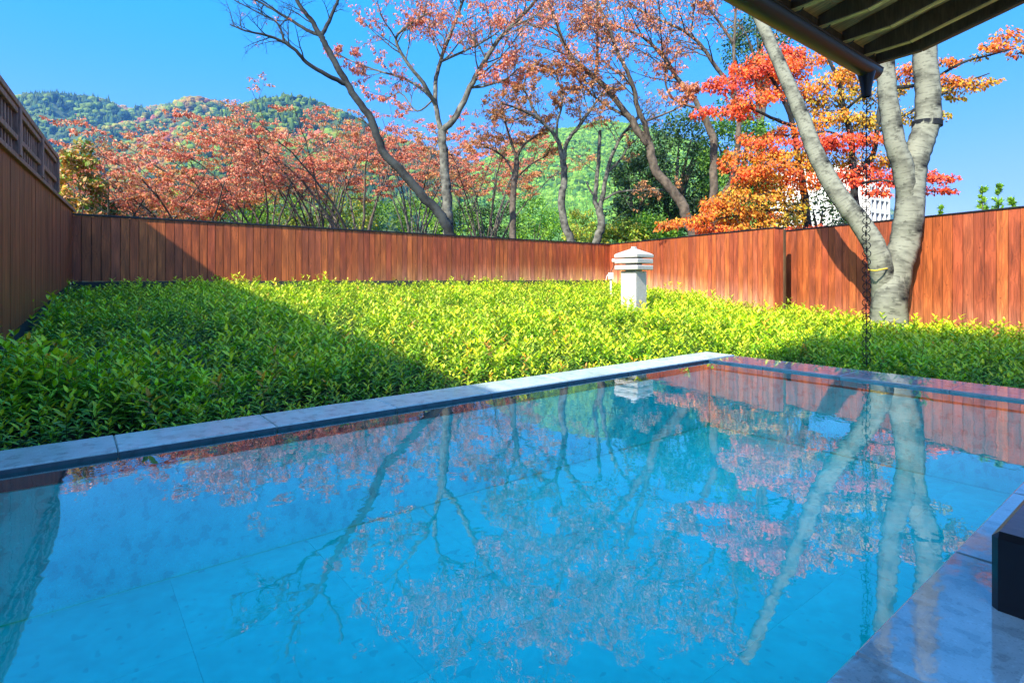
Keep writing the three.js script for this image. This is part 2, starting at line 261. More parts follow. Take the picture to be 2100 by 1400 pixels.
{
  const mb = new MB(), nx = 190, nd = 150, dist = (j) => 90 * Math.pow(24, j / nd);
  for (let j = 0; j <= nd; j++) for (let i = 0; i <= nx; i++) { const px = -900 + 3800 * i / nx, d = dist(j); mb.vert(V((px - 1050) / F * d, hillY(px, d) - 0.05, -d), UP, (px - 1050) / F * d, d); }
  for (let j = 0; j < nd; j++) for (let i = 0; i < nx; i++) { const a = j * (nx + 1) + i; mb.i.push(a, a + 1, a + nx + 1, a + 1, a + nx + 2, a + nx + 1); }
  const g = mb.geo(); g.computeVertexNormals();
  const hc = [], hp = g.attributes.position; for (let i = 0; i < hp.count; i++) { const x = hp.getX(i), d = -hp.getZ(i), px = 1050 + x / d * F, q = fbm(x / 30, d / 30, 61, 3), w = 0.75 + 0.6 * q; hc.push(...(px > 900 && d < 560 ? [0.085 * w, 0.20 * w, 0.03 * w] : [0.06 * w, 0.10 * w, 0.03 * w])); }
  g.setAttribute('color', new THREE.Float32BufferAttribute(hc, 3));
  single('hills', g, new THREE.MeshStandardMaterial({ color: 0xffffff, vertexColors: true, roughness: 1 }), 'wooded mountain slopes rising behind the red trees', 'mountains', null, 'structure');
  // the woods on them: lumpy crowns, too many to count
  const rnd = rngOf(77);
  const crown = (seed, tall) => { const q = new THREE.IcosahedronGeometry(1, 2), p = q.attributes.position; for (let i = 0; i < p.count; i++) { const x = p.getX(i), y = p.getY(i), z = p.getZ(i), k = 0.62 + 0.75 * fbm(x * 1.9 + 9, z * 1.9 + y * 2.3 + seed * 7, seed, 3); const w = tall ? (1 - y) * 0.42 : 1; p.setXYZ(i, x * k * w, y * k * (tall ? 1.7 : 0.85), z * k * w); } q.computeVertexNormals(); return q; };
  const kinds = [crown(1, 0), crown(2, 0), crown(3, 1)], lists = [[], [], []];
  const pal = [[0.06, 0.12, 0.02], [0.13, 0.20, 0.02], [0.27, 0.25, 0.03], [0.34, 0.19, 0.03], [0.34, 0.10, 0.05], [0.018, 0.06, 0.03]];
  for (let k = 0; k < 190000; k++) {
    const near = k % 2, px = near ? 900 + 700 * rnd() : -250 + 2400 * rnd(), d = near ? 170 + 260 * rnd() : 130 * Math.pow(1500 / 130, Math.sqrt(rnd()));
    const y = hillY(px, d); if (y < 4) continue;
    const py = HZ - (y - K) / d * F; if (py > 470 || py < 120) continue;
    const back = HZ - (hillY(px, d * 0.9) - K) / (d * 0.9) * F; if (back < py - 14) continue;      // hidden slope
    const x = (px - 1050) / F * d, patch = fbm(x / 75, d / 75, 51, 2), green = px > 930 && d < 520;
    let c; const u = rnd();
    if (green) c = u < 0.55 ? [0.10, 0.24, 0.03] : u < 0.85 ? [0.17, 0.32, 0.04] : [0.045, 0.13, 0.03];
    else if (patch > 0.52) c = pal[u < 0.4 ? 4 : u < 0.75 ? 3 : 2]; else if (patch > 0.44) c = pal[u < 0.5 ? 1 : u < 0.8 ? 2 : 3]; else c = pal[u < 0.5 ? 0 : u < 0.75 ? 5 : 1];
    const kind = green ? (u < 0.6 ? 2 : 0) : patch < 0.42 && u < 0.6 ? 2 : rnd() < 0.5 ? 0 : 1;
    const s = (green ? 1.15 : 3.1) * (0.6 + 0.9 * rnd()) * (d > 800 ? 1.6 : 1), v = 0.5 + 0.9 * rnd();
    lists[kind].push([x, y + s * 0.35, -d, s, c.map((t) => t * v), rnd() * 6.28]);
    if (lists[0].length + lists[1].length + lists[2].length > 110000) break;
  }
  const grp = thing('hill_forest', V(0, 0, 0), 'far mixed autumn woods covering the mountain slopes', 'forest', null, 'stuff');
  lists.forEach((L, n) => {
    const im = new THREE.InstancedMesh(kinds[n], new THREE.MeshStandardMaterial({ color: 0xffffff, roughness: 1 }), L.length), M = new THREE.Matrix4(), q = new THREE.Quaternion();
    L.forEach(([x, y, z, s, c, a], i) => { M.compose(V(x, y, z), q.setFromAxisAngle(UP, a), V(s, s, s)); im.setMatrixAt(i, M); im.setColorAt(i, rgb(...c)); });
    im.name = n === 2 ? 'conifer_mass' : n ? 'russet_mass' : 'broadleaf_mass'; im.castShadow = im.receiveShadow = true; im.userData.kind = 'stuff'; grp.add(im);
  });
}

// ---------------------------------------------------------------- fences and the boarded wall
const rf = rngOf(5);
// boards standing side by side from a to b (plan, eye heights), outward normal side; bottom and top are functions of 0..1
function boards(parent, a, b, normal, width, bottom, top, mats, paleFoot = () => 0, thick = 0.018, tight = 1) {
  const pa = W(a[0], a[1], 0), pb = W(b[0], b[1], 0), L = pa.distanceTo(pb), n = Math.max(1, Math.round(L / width)), w = L / n, ex = pb.clone().sub(pa).normalize();
  for (let k = 0; k < n; k++) {
    const f0 = (k + 0.5) / n, y0 = bottom(f0) * K, y1 = top(f0) * K, gap = (0.0012 + 0.0012 * rf()) * tight, hw = w / 2 - gap, bv = 0.002 * tight, proud = (rf() - 0.5) * 0.004;
    const o = pa.clone().addScaledVector(ex, (k + 0.5) * w), mb = new MB(true), col = Math.floor(rf() * 8) / 8 + 0.5 / 8, v0 = rf(), flip = rf() < 0.5 ? 1 : -1, tone = 0.86 + 0.28 * rf(), paleAmt = paleFoot(f0) * (0.7 + 0.6 * rf());
    const prof = [[-hw, 0], [-hw, thick - bv], [-hw + bv, thick], [hw - bv, thick], [hw, thick - bv], [hw, 0]], rows = [0, 0.12, 0.25, 0.4, 0.6, 1];
    const vs = Math.min(0.055, 0.055);
    for (let e = 0; e < 6; e++) {
      const [x0, z0] = prof[e], [x1, z1] = prof[(e + 1) % 6], nn = ex.clone().multiplyScalar(-(z0 - z1)).addScaledVector(normal, (x1 - x0)).normalize();
      if (e === 5) nn.copy(normal).negate();
      const st = mb.size;
      for (const r of rows) for (const [x, z] of [[x0, z0], [x1, z1]]) {
        const p = o.clone().addScaledVector(ex, x).addScaledVector(normal, z + proud); p.y = y0 + (y1 - y0) * r;
        const q = paleAmt * Math.max(0, 1 - r / 0.45) ** 1.3, cc = [tone + q * 1.0, tone + q * 3.6, tone + q * 8.0];  // board colour turns paler towards the foot
        mb.vert(p, nn, col + flip * x / (hw * 2) * 0.118, v0 + (y1 - y0) * r / 2, cc);
      }
      for (let r = 0; r < rows.length - 1; r++) { const i = st + r * 2; mb.i.push(i, i + 1, i + 2, i + 1, i + 3, i + 2); }
    }
    const pb_ = part('plank', mb.geo(), mats[Math.floor(rf() * mats.length)], parent);
  }
}
function capRail(parent, name, a, b, normal, h, wide, tall, mat, off = 0, ext = 0) {
  const pa = W(a[0], a[1], h), pb = W(b[0], b[1], h), ex = pb.clone().sub(pa).normalize(), L = pa.distanceTo(pb) + ext;
  return part(name, white(block(pa.clone().add(pb).multiplyScalar(0.5).addScaledVector(normal, off), ex, UP, normal, L, tall, wide, 0.004)), mat, parent);
}
function white(g) { const n = g.attributes.position.count; g.setAttribute('color', new THREE.Float32BufferAttribute(new Float32Array(n * 3).fill(1), 3)); return g; }
function sheet(parent, a, b, normal, bottom, top, off, thick, mat, name) {   // dark boarding behind the planks
  const pa = W(a[0], a[1], 0), pb = W(b[0], b[1], 0), ex = pb.clone().sub(pa).normalize(), L = pa.distanceTo(pb);
  return part(name, white(block(pa.clone().add(pb).multiplyScalar(0.5).setY((bottom + top) / 2 * K).addScaledVector(normal, off), ex, UP, normal, L, (top - bottom) * K, thick, 0.002)), mat, parent);
}
const FH = 2.25;
const nBack = V(-N0, 0, N1).normalize();             // towards the garden
{
  const f = thing('wooden_fence', W(corner[0], corner[1], 0.5), 'long low fence of red-brown upright boards along the back of the garden', 'fence');
  boards(f, corner, far, nBack, 0.124, () => 0.955, () => FH - 0.025, fenceMats, (s) => Math.max(0, s - 0.3) * 1.6);
  sheet(f, corner, far, nBack, 0.955, FH - 0.03, -0.02, 0.03, backing, 'backing_board');
  sheet(f, corner, far, nBack, 0.2, 0.952, -0.015, 0.06, concrete, 'footing');
  capRail(f, 'cap_rail', corner, far, nBack, FH, 0.075, 0.028, darkMetal, 0.0);
}
{
  const d = V(jog[0] - far[0], 0, -(jog[1] - far[1])).normalize(), nn = V(d.z, 0, -d.x); if (nn.x > 0) nn.negate();
  const f = thing('wooden_fence', W(jog[0], jog[1], -0.3), 'boarded fence running behind the stone lantern to the projecting corner', 'fence');
  const bot = (s) => 0.9 - 0.95 * s;
  boards(f, far, jog, nn, 0.128, bot, () => FH - 0.02, fenceMats, (s) => 1.5 - 0.7 * s);
  sheet(f, far, jog, nn, -0.3, FH - 0.03, -0.02, 0.03, backing, 'backing_board');
  capRail(f, 'cap_rail', far, jog, nn, FH, 0.07, 0.024, darkMetal, 0);
  const e2 = [jog[0] - nn.x * 0.32, jog[1] + nn.z * 0.32];
  const dn = V(d.x, 0, d.z);
  boards(f, jog, e2, dn, 0.12, () => -0.1, () => FH - 0.02, [fenceMats[2]], () => 0.2);
  part('shade_post', white(block(W(e2[0], e2[1], (FH - 0.03 - 0.3) / 2).addScaledVector(dn, 0.012), dn, UP, nn, 0.05, (FH - 0.03 + 0.3) * K, 0.06, 0.004)), roofWood, f);  // added dark post, colouring in the weaker light on the end face
  capRail(f, 'end_cap', jog, e2, dn, FH, 0.07, 0.024, darkMetal, 0.0);
}
{
  const a = fence3(5.2), b = fence3(-3.4), d = V(b[0] - a[0], 0, -(b[1] - a[1])).normalize(), nn = V(d.z, 0, -d.x); if (nn.x > 0) nn.negate();
  const f = thing('wooden_fence', W(b[0], b[1], -0.45), 'tall boarded fence behind the grey twin trunk on the right', 'fence');
  boards(f, a, b, nn, 0.145, () => -0.42, () => FH - 0.02, fenceMats, (s) => 0.5);
  sheet(f, a, b, nn, -0.42, FH - 0.03, -0.02, 0.03, backing, 'backing_board');
  capRail(f, 'cap_rail', a, b, nn, FH, 0.07, 0.024, darkMetal, 0);
}
{
  const a = wallAt(-0.04), b = wallAt(15), nn = V(A0, 0, -A1); const d = V(b[0] - a[0], 0, -(b[1] - a[1])).normalize(); nn.set(-d.z, 0, d.x); if (nn.x < 0) nn.negate();
  const f = thing('boarded_wall', W(b[0], b[1], -0.4), 'tall brown boarded wall with lattice on top along the left side', 'wall');
  const bot = (s) => { const t = s * 15; return Math.max(-0.35, 0.97 - 0.094 * t); };
  boards(f, a, b, nn, 0.105, bot, () => 2.30, wallMats, () => 0, 0.018, 0.4);
  sheet(f, a, b, nn, -0.4, 2.29, -0.05, 0.08, concrete, 'footing');
  capRail(f, 'cap_rail', a, b, nn, 2.325, 0.12, 0.045, latticeWood, -0.01);
  // lattice: backing board, posts, rails, slats
  const la = wallAt(2.45), lb = wallAt(15);
  sheet(f, la, lb, nn, 2.36, 2.87, -0.085, 0.02, backing, 'lattice_backing');
  capRail(f, 'top_rail', la, lb, nn, 2.895, 0.12, 0.05, latticeWood, 0.0);
  capRail(f, 'middle_rail', la, lb, nn, 2.53, 0.028, 0.05, latticeWood, 0.033);
  capRail(f, 'upper_rail', la, lb, nn, 2.83, 0.028, 0.05, latticeWood, 0.033);
  const ln = W(...la, 0).distanceTo(W(...lb, 0)), ex = W(...lb, 0).sub(W(...la, 0)).normalize(), y = (2.345 + 2.865) / 2 * K, hh = (2.865 - 2.345) * K;
  for (let k = 0; k * 0.125 < ln; k++) {
    const s = k * 0.125 + 0.04, post = k % 10 === 0;
    part(post ? 'post' : 'slat', white(block(W(...la, 0).setY(y).addScaledVector(ex, s).addScaledVector(nn, post ? 0.02 : 0.002), ex, UP, nn, post ? 0.085 : 0.040, hh, post ? 0.09 : 0.034, 0.003, rf(), rf())), latticeWood, f);
  }
}

// unseen house added beyond the boarded wall so its eave shades the left garden
{
  const v = [A0, A1], at = (t, s) => { const p = wallAt(t); return [p[0] - v[0] * s, p[1] - v[1] * s]; };
  const a = at(0.2, 3.4), b = at(15, 3.4), out = 0.16, e = at(-0.1, 4.5), d2 = W(...b, 0).sub(W(...a, 0)).normalize(), nn = V(d2.z, 0, -d2.x); if (nn.x < 0) nn.negate();
  const h = thing('unseen_house', W(...at(7.5, 6), -0.5), 'unseen house added beyond the boarded wall to shade the left garden', 'house'), L = W(...a, 0).distanceTo(W(...b, 0));
  part('wall', white(block(W(...at(7.6, 5.5), 0).setY((5.4 - 0.5) / 2 * K), d2, UP, nn, L, 5.9 * K, 3.2, 0.02)), wallMats[0], h);
  part('roof', white(block(W(...at(7.4, 5.4 - out), 5.55).add(V(0, -0.06, 0)), d2, UP, nn, L + 0.5, 0.12, 4.8 * K, 0.02)), darkMetal, h);
}
// ---------------------------------------------------------------- pool
const mI0 = -1.15, mI1 = 6.1, nI0 = 0.608, nI1 = 3.87, hB = 0.030, hR = 0.022, hN = 0.02, depthP = -0.78;
const slab = (m0, m1, n0, n1, h, t, bev = 0.004) => block(MN((m0 + m1) / 2, (n0 + n1) / 2, h).setY(h * K - t / 2), dirA, dirN, UP, (m1 - m0) * K, (n1 - n0) * K, t, bev, rf() * 3, rf() * 3);
{
  const p = thing('bathing_pool', MN(2.5, 2.2, depthP - 0.1), 'rectangular open-air bath edged with grey-green stone slabs', 'pool', null, 'structure');
  const cuts = [-1.5, -0.66, 0.21, 1.07, 1.94, 2.82, 3.72, 4.6, 5.45, 6.09, 6.68], g = 0.004;
  for (let k = 0; k < cuts.length - 1; k++) part('coping_slab', slab(cuts[k] + g / 2, cuts[k + 1] - g / 2, nI1, 4.28, hB + (rf() - 0.5) * 0.002, 0.09), copingMat, p);
  const rc = [0.59, 1.5, 2.4, 3.2, 3.866];
  for (let k = 0; k < rc.length - 1; k++) part('coping_slab', slab(mI1, 6.68, rc[k] + 0.002, rc[k + 1] - 0.002, hR, 0.08, 0.003), copingWet, p);
  const nc = [-1.5, -0.4, 0.75, 1.62, 2.5, 3.4, 4.3, 5.2, 6.68];
  for (let k = 0; k < nc.length - 1; k++) part('coping_slab', slab(nc[k] + 0.002, nc[k + 1] - 0.002, 0.30, nI0 - 0.006, hN, 0.09, 0.006), copingNear, p);
  for (let k = 0; k < cuts.length - 2; k++) part('wet_edge', block(MN((cuts[k] + cuts[k + 1]) / 2, nI1 - 0.001, 0).setY(-0.028), dirA, dirN, UP, (cuts[k + 1] - cuts[k] - 0.006) * K, 0.008, 0.090, 0.002), wetEdge, p);
  // walls and floor, the floor of large slabs
  const wl = (m0, m1, n0, n1) => block(MN((m0 + m1) / 2, (n0 + n1) / 2, 0).setY((depthP + (hN - 0.12)) / 2 * K), dirA, dirN, UP, (m1 - m0) * K, (n1 - n0) * K, ((hN - 0.12) - depthP) * K, 0.003);
  part('basin_wall', wl(-1.5, 6.66, nI1 + 0.01, 4.26), poolWall, p); part('basin_wall', wl(mI1 + 0.01, 6.66, nI0, nI1), poolWall, p);
  part('basin_wall', wl(-1.5, 6.66, 0.31, nI0 - 0.01), poolWall, p); part('basin_wall', wl(-1.5, mI0, nI0, nI1), poolWall, p);
  for (let i = 0; i < 9; i++) for (let j = 0; j < 4; j++) {
    const w = (mI1 - mI0) / 9, v = (nI1 - nI0) / 4, m = mI0 + i * w, n = nI0 + j * v;
    part('floor_tile', slab(m + 0.0008, m + w - 0.0008, n + 0.0008, n + v - 0.0008, depthP, 0.06, 0.0006), floorMat, p);
  }
  part('floor_bed', slab(-1.5, 6.66, 0.31, 4.26, depthP - 0.075, 0.05), floorMat, p);
}
const rippleBump = texture(1024, 1024, (u, v) => grey(0.55 * fbm(u * 14, v * 14, 61, 3, 14, 14) + 0.3 * fbm(u * 40, v * 40, 71, 2, 40, 40) + 0.15 * fbm(u * 90, v * 90, 81, 2, 90, 90)), false);
const waterMat = new THREE.MeshPhysicalMaterial({ color: rgb(0.20, 1.0, 0.97), roughness: 0, transmission: 1, thickness: 0, ior: 2.0, bumpMap: rippleBump, bumpScale: 0.0007 });
{
  const q = (m0, m1, n0, n1, h) => { const mb = new MB(); for (const [m, n] of [[m0, n0], [m1, n0], [m1, n1], [m0, n1]]) mb.vert(MN(m, n, h), UP, m * K / 2.2, n * K / 2.2); mb.i.push(0, 1, 2, 0, 2, 3); return mb.geo(); };
  single('water', q(mI0, mI1, nI0 - 0.005, nI1, 0), waterMat, 'still clear blue water filling the bath', 'water', null, 'structure');
  // the flooded overflow shelf on the house side
  const s = thing('overflow_shelf', MN(2.5, 0.1, -0.12), 'flooded dark stone shelf between the bath edge and the house', 'shelf', null, 'structure');
  for (let k = 0; k < 8; k++) part('shelf_slab', slab(-1.5 + k * 1.03, -1.5 + (k + 1) * 1.03 - 0.004, -0.75, 0.295, -0.02, 0.06), copingNear, s);
  const wm = waterMat.clone(); wm.color = rgb(0.5, 0.86, 0.95);
  const w2 = single('water', q(-1.5, 6.7, -0.75, 0.298, 0.012), wm, 'thin film of water lying over the shelf by the dark block', 'water', null, 'structure');
}
{
  const c = [2.18, 0.43], b = thing('spout_block', MN(2.5, 0.1, 0), 'low black stone block standing in the water at the right edge', 'stone block');
  const g = block(MN(2.455, 0.16, 0.12), dirA, dirN, UP, 0.60 * K, 0.54 * K, 0.26 * K, 0.014);
  part('body', g, new THREE.MeshPhysicalMaterial({ color: rgb(0.012, 0.014, 0.02), roughness: 0.28, bumpMap: stoneBump, bumpScale: 0.0008 }), b);
  part('lid', block(MN(2.52, 0.14, 0.255), dirA, dirN, UP, 0.44 * K, 0.40 * K, 0.012, 0.004), new THREE.MeshStandardMaterial({ color: rgb(0.02, 0.025, 0.04), roughness: 0.3 }), b);
}

// ---------------------------------------------------------------- eave of the house, gutter, rain chain
{
  const nE = 2.43, mR = 7.24, mL = -5, hE = 3.36, sl = 0.25, nB = -1.6;
  const up = (n) => hE + (nE - n) * sl;               // underside of the rafters
  const r = thing('eave_roof', MN(3, 0, hE), 'dark timber roof eave with exposed rafters at the top right', 'roof');
  const th = Math.atan(sl), en = dirN.clone().multiplyScalar(Math.cos(th)).addScaledVector(UP, -Math.sin(th)), eu = V().crossVectors(en, dirA).normalize(); if (eu.y < 0) eu.negate();
  const Ls = (nE - nB) / Math.cos(th) * K;
  const rafter = (m, w, name) => {                    // side profile along N with a flatter cut tail, extruded across
    const s = new THREE.Shape(), tall = 0.15 / K, tail = 0.42;
    s.moveTo(nE, up(nE - tail) - 0.012); s.lineTo(nE - tail, up(nE - tail)); s.lineTo(nB, up(nB)); s.lineTo(nB, up(nB) + tall); s.lineTo(nE, up(nE) + tall); s.closePath();
    const g = new THREE.ExtrudeGeometry(s, { depth: w, bevelEnabled: true, bevelThickness: 0.003, bevelSize: 0.003, bevelSegments: 1, steps: 1 });
    const M = new THREE.Matrix4().makeBasis(dirN.clone().multiplyScalar(K), V(0, K, 0), dirA.clone()); M.setPosition(MN(m, 0, 0).addScaledVector(dirA, -w / 2)); g.applyMatrix4(M);
    white(g); const o = part(name, g, roofWood, r);       // added pale underside strip, bounced light put into its colour
    const strip = (n0, n1, y0, y1) => { const e = MN(m, n1, y1).sub(MN(m, n0, y0)), L = e.length(); e.normalize(); const u = V().crossVectors(dirA, e).normalize(); if (u.y < 0) u.negate(); return white(block(MN(m, (n0 + n1) / 2, (y0 + y1) / 2).addScaledVector(u, -0.006), dirA, e, u, w - 0.004, L, 0.012, 0.003)); };
    part('added_strip', mergeGeometries([strip(nE - tail, nE, up(nE - tail), up(nE - tail) - 0.012), strip(nB, nE - tail - 0.003, up(nB), up(nE - tail))]), name === 'rafter' ? bounceWood : roofWood, o); return o;
  };
  for (let k = 0; k < 16; k++) rafter(6.84 - 0.555 * k, 0.05, 'rafter');
  rafter(mR - 0.05, 0.06, 'barge_rafter');
  const tall = 0.15 / K, nb = 24;
  for (let k = 0; k < nb; k++) {                       // roof boards lap over one another, running along the eave
    const n0 = nE + 0.02 - k * (nE - nB) / nb, n = n0 - (nE - nB) / nb / 2;
    part('roof_board', white(block(MN((mL + mR) / 2, n, up(n) + tall).addScaledVector(eu, 0.014 + (k % 2) * 0.004), dirA, en, eu, (mR - mL) * K, Ls / nb + 0.02, 0.014, 0.002, rf(), rf())), boardWood, r);
  }
  part('roof_sheet', white(block(MN((mL + mR) / 2, (nE + nB) / 2, up((nE + nB) / 2) + tall).addScaledVector(eu, 0.055), dirA, en, eu, (mR - mL) * K + 0.04, Ls + 0.06, 0.03, 0.004)), darkMetal, r);
  part('eave_batten', white(block(MN((mL + mR) / 2, nE + 0.015, up(nE) + tall - 0.055), dirA, dirN, UP, (mR - mL) * K, 0.02, 0.05, 0.003)), roofWood, r);

  // gutter: an open half round trough, end cap, hooks, outlet cup
  const gu = thing('rain_gutter', MN(3, nE + 0.16, 3.25), 'dark bronze half-round gutter along the eave ending in a funnel outlet', 'gutter');
  const R = 0.088, gc = (m) => MN(m, nE + 0.075, 3.40), ring = [];
  const mb = new MB(); const ends = [mL, 7.27];
  for (const [rr, sg] of [[R, 1], [R - 0.004, -1]]) { const st = mb.size; for (let e = 0; e < 2; e++) for (let s = 0; s <= 20; s++) { const a = Math.PI * (1 + s / 20), q = dirN.clone().multiplyScalar(Math.cos(a)).addScaledVector(UP, Math.sin(a)); mb.vert(gc(ends[e]).addScaledVector(q, rr), q.clone().multiplyScalar(sg), s / 20, e * 5); } for (let s = 0; s < 20; s++) { const i = st + s; sg > 0 ? mb.i.push(i, i + 21, i + 1, i + 1, i + 21, i + 22) : mb.i.push(i, i + 1, i + 21, i + 1, i + 22, i + 21); } }
  part('trough', mb.geo(), gutterMat, gu);
  const edge = (s) => { const m2 = new MB(); m2.tube([gc(mL).addScaledVector(dirN, s * R), gc(7.27).addScaledVector(dirN, s * R)], () => 0.007, 8); return m2.geo(); };
  part('rolled_edge', edge(1), gutterMat, gu); part('rolled_edge', edge(-1), gutterMat, gu);
  { const s = new THREE.Shape(); s.absarc(0, 0, R + 0.001, Math.PI, 2 * Math.PI); s.closePath(); const g = new THREE.ExtrudeGeometry(s, { depth: 0.006, bevelEnabled: false, curveSegments: 20 }); g.applyMatrix4(new THREE.Matrix4().makeBasis(dirN, UP, dirA).setPosition(gc(7.27))); part('end_cap', g, gutterMat, gu); }
  for (let k = 0; k < 20; k++) { const m2 = new MB(), c = gc(6.84 - k * 0.555).addScaledVector(dirN, -R); m2.tube([c.clone().addScaledVector(dirN, R * 2), c, c.clone().add(V(0, 0.03, 0)).addScaledVector(dirN, -0.05)], () => 0.005, 6); part('bracket', m2.geo(), gutterMat, gu); }
  const mc = 7.09, top = gc(mc);
  const lathe = (P, seg = 28) => new THREE.LatheGeometry(P.map(([x, y]) => new THREE.Vector2(x, y)), seg);
  const cup = lathe([[0.032, -0.27], [0.036, -0.27], [0.040, -0.262], [0.043, -0.20], [0.058, -0.11], [0.074, -0.05], [0.078, -0.03], [0.072, -0.03], [0.054, -0.11], [0.037, -0.20], [0.032, -0.27]]); cup.translate(top.x, top.y, top.z); part('outlet_funnel', cup, blackIron, gu);

  // rain chain of paired rings
  const y0 = top.y - 0.265, y1 = hR * K + 0.01, ch = thing('rain_chain', V(top.x, y1, top.z), 'black iron rain chain of linked rings hanging from the gutter to the bath edge', 'chain');
  const rr = rngOf(8), r1 = 0.031, pitch = 0.074; let k = 0;
  for (let y = y0 - 0.02; y > y1 - 0.02; y -= pitch / 2, k++) {
    const t = new THREE.TorusGeometry(r1 * (k % 2 ? 0.96 : 1), 0.0037, 7, 24), sway = 0.004 * Math.sin(k * 0.7);
    t.rotateY((k % 2 ? Math.PI / 2 : 0) + (k % 2 ? -0.52 : -0.6) + (rr() - 0.5) * 0.35); t.translate(top.x + sway, Math.max(y, y1 + 0.012), top.z); part('ring', t, blackIron, ch);
  }
}

// ---------------------------------------------------------------- stone lantern and the socket post beside it
{
  const d = 12.4, c = Q(1300, 600, d), l = thing('stone_lantern', c.clone().setY(-0.1), 'pale granite garden lantern with three stacked square slabs as its roof', 'lantern');
  const yOf = (py) => (1 - (py - HZ) / F * d) * K, px = d / F * K, rot = 42 * Math.PI / 180;
  const ex = V(Math.cos(rot), 0, -Math.sin(rot)), ez = V(Math.sin(rot), 0, Math.cos(rot));
  const diag = (w) => w * px / (Math.cos(rot) + Math.sin(rot));
  const box = (w, p0, p1, bev) => block(V(c.x, (yOf(p0) + yOf(p1)) / 2, c.z), ex, UP, ez, diag(w), Math.abs(yOf(p0) - yOf(p1)), diag(w), bev);
  const col = box(53, 556, 700, 0.008); part('column', col, granite, l);
  part('neck', box(34, 526, 557, 0.004), granite, l);
  part('slab', box(80, 544, 553.5, 0.012), granite, l); part('slab', box(80, 531, 540.5, 0.012), granite, l);
  // hipped top slab with finial
  const q = (w, py) => { const a = diag(w) / 2; return [[-1, -1], [1, -1], [1, 1], [-1, 1]].map(([i, j]) => V(c.x, yOf(py), c.z).addScaledVector(ex, i * a).addScaledVector(ez, j * a)); };
  const L = [q(78, 528.5), q(80, 527), q(80, 522.5), q(72, 520), q(12, 510), q(11, 506.5), q(9.5, 505.5)], P = [], tri = (a, b, e) => P.push(a, b, e);
  for (let k = 0; k < L.length - 1; k++) for (let s = 0; s < 4; s++) { const t = (s + 1) % 4; tri(L[k][s], L[k + 1][s], L[k + 1][t]); tri(L[k][s], L[k + 1][t], L[k][t]); }
  for (const [k, o] of [[0, 1], [L.length - 1, 0]]) { tri(L[k][0], L[k][o ? 1 : 2], L[k][o ? 2 : 1]); tri(L[k][0], L[k][o ? 2 : 3], L[k][o ? 3 : 2]); }
  const g = new THREE.BufferGeometry().setFromPoints(P); g.setAttribute('uv', new THREE.Float32BufferAttribute(P.flatMap((p) => [p.x + p.y, p.z + p.y]), 2)); g.computeVertexNormals(); part('roof_slab', g, granite, l);

  const s = thing('socket_post', Q(1253, 600, 15).setY(0.2), 'small white garden socket post with a cable by the lantern', 'socket post'), sm = new THREE.MeshStandardMaterial({ color: rgb(0.72, 0.68, 0.60), roughness: 0.6 });
  const b0 = Q(1253, 566, 15), b1 = Q(1258, 534, 15), fx = V(0.92, 0, -0.39), fz = V(0.39, 0, 0.92);
  part('post', block(b0.clone().add(V(0, -0.25, 0)), fx, UP, fz, 0.035, 0.50, 0.035, 0.006), sm, s); part('socket_box', block(b0, fx, UP, fz, 0.10, 0.15, 0.08, 0.012), sm, s);
  part('spot_head', block(b1, fx, UP, fz, 0.055, 0.075, 0.06, 0.012), sm, s);
  const m3 = new MB(); m3.tube(smooth([b1.clone().add(V(0.01, -0.03, 0)), Q(1259, 545, 15), Q(1254, 556, 15), b0.clone().add(V(0, 0.05, 0))], 5), () => 0.008, 6); part('cable', m3.geo(), darkMetal, s);
  const m4 = new MB(); m4.tube(smooth([b0.clone().add(V(-0.03, 0.03, 0)), Q(1246, 564, 15), Q(1243, 574, 15)], 4), () => 0.009, 6); part('hose', m4.geo(), sm, s);
}

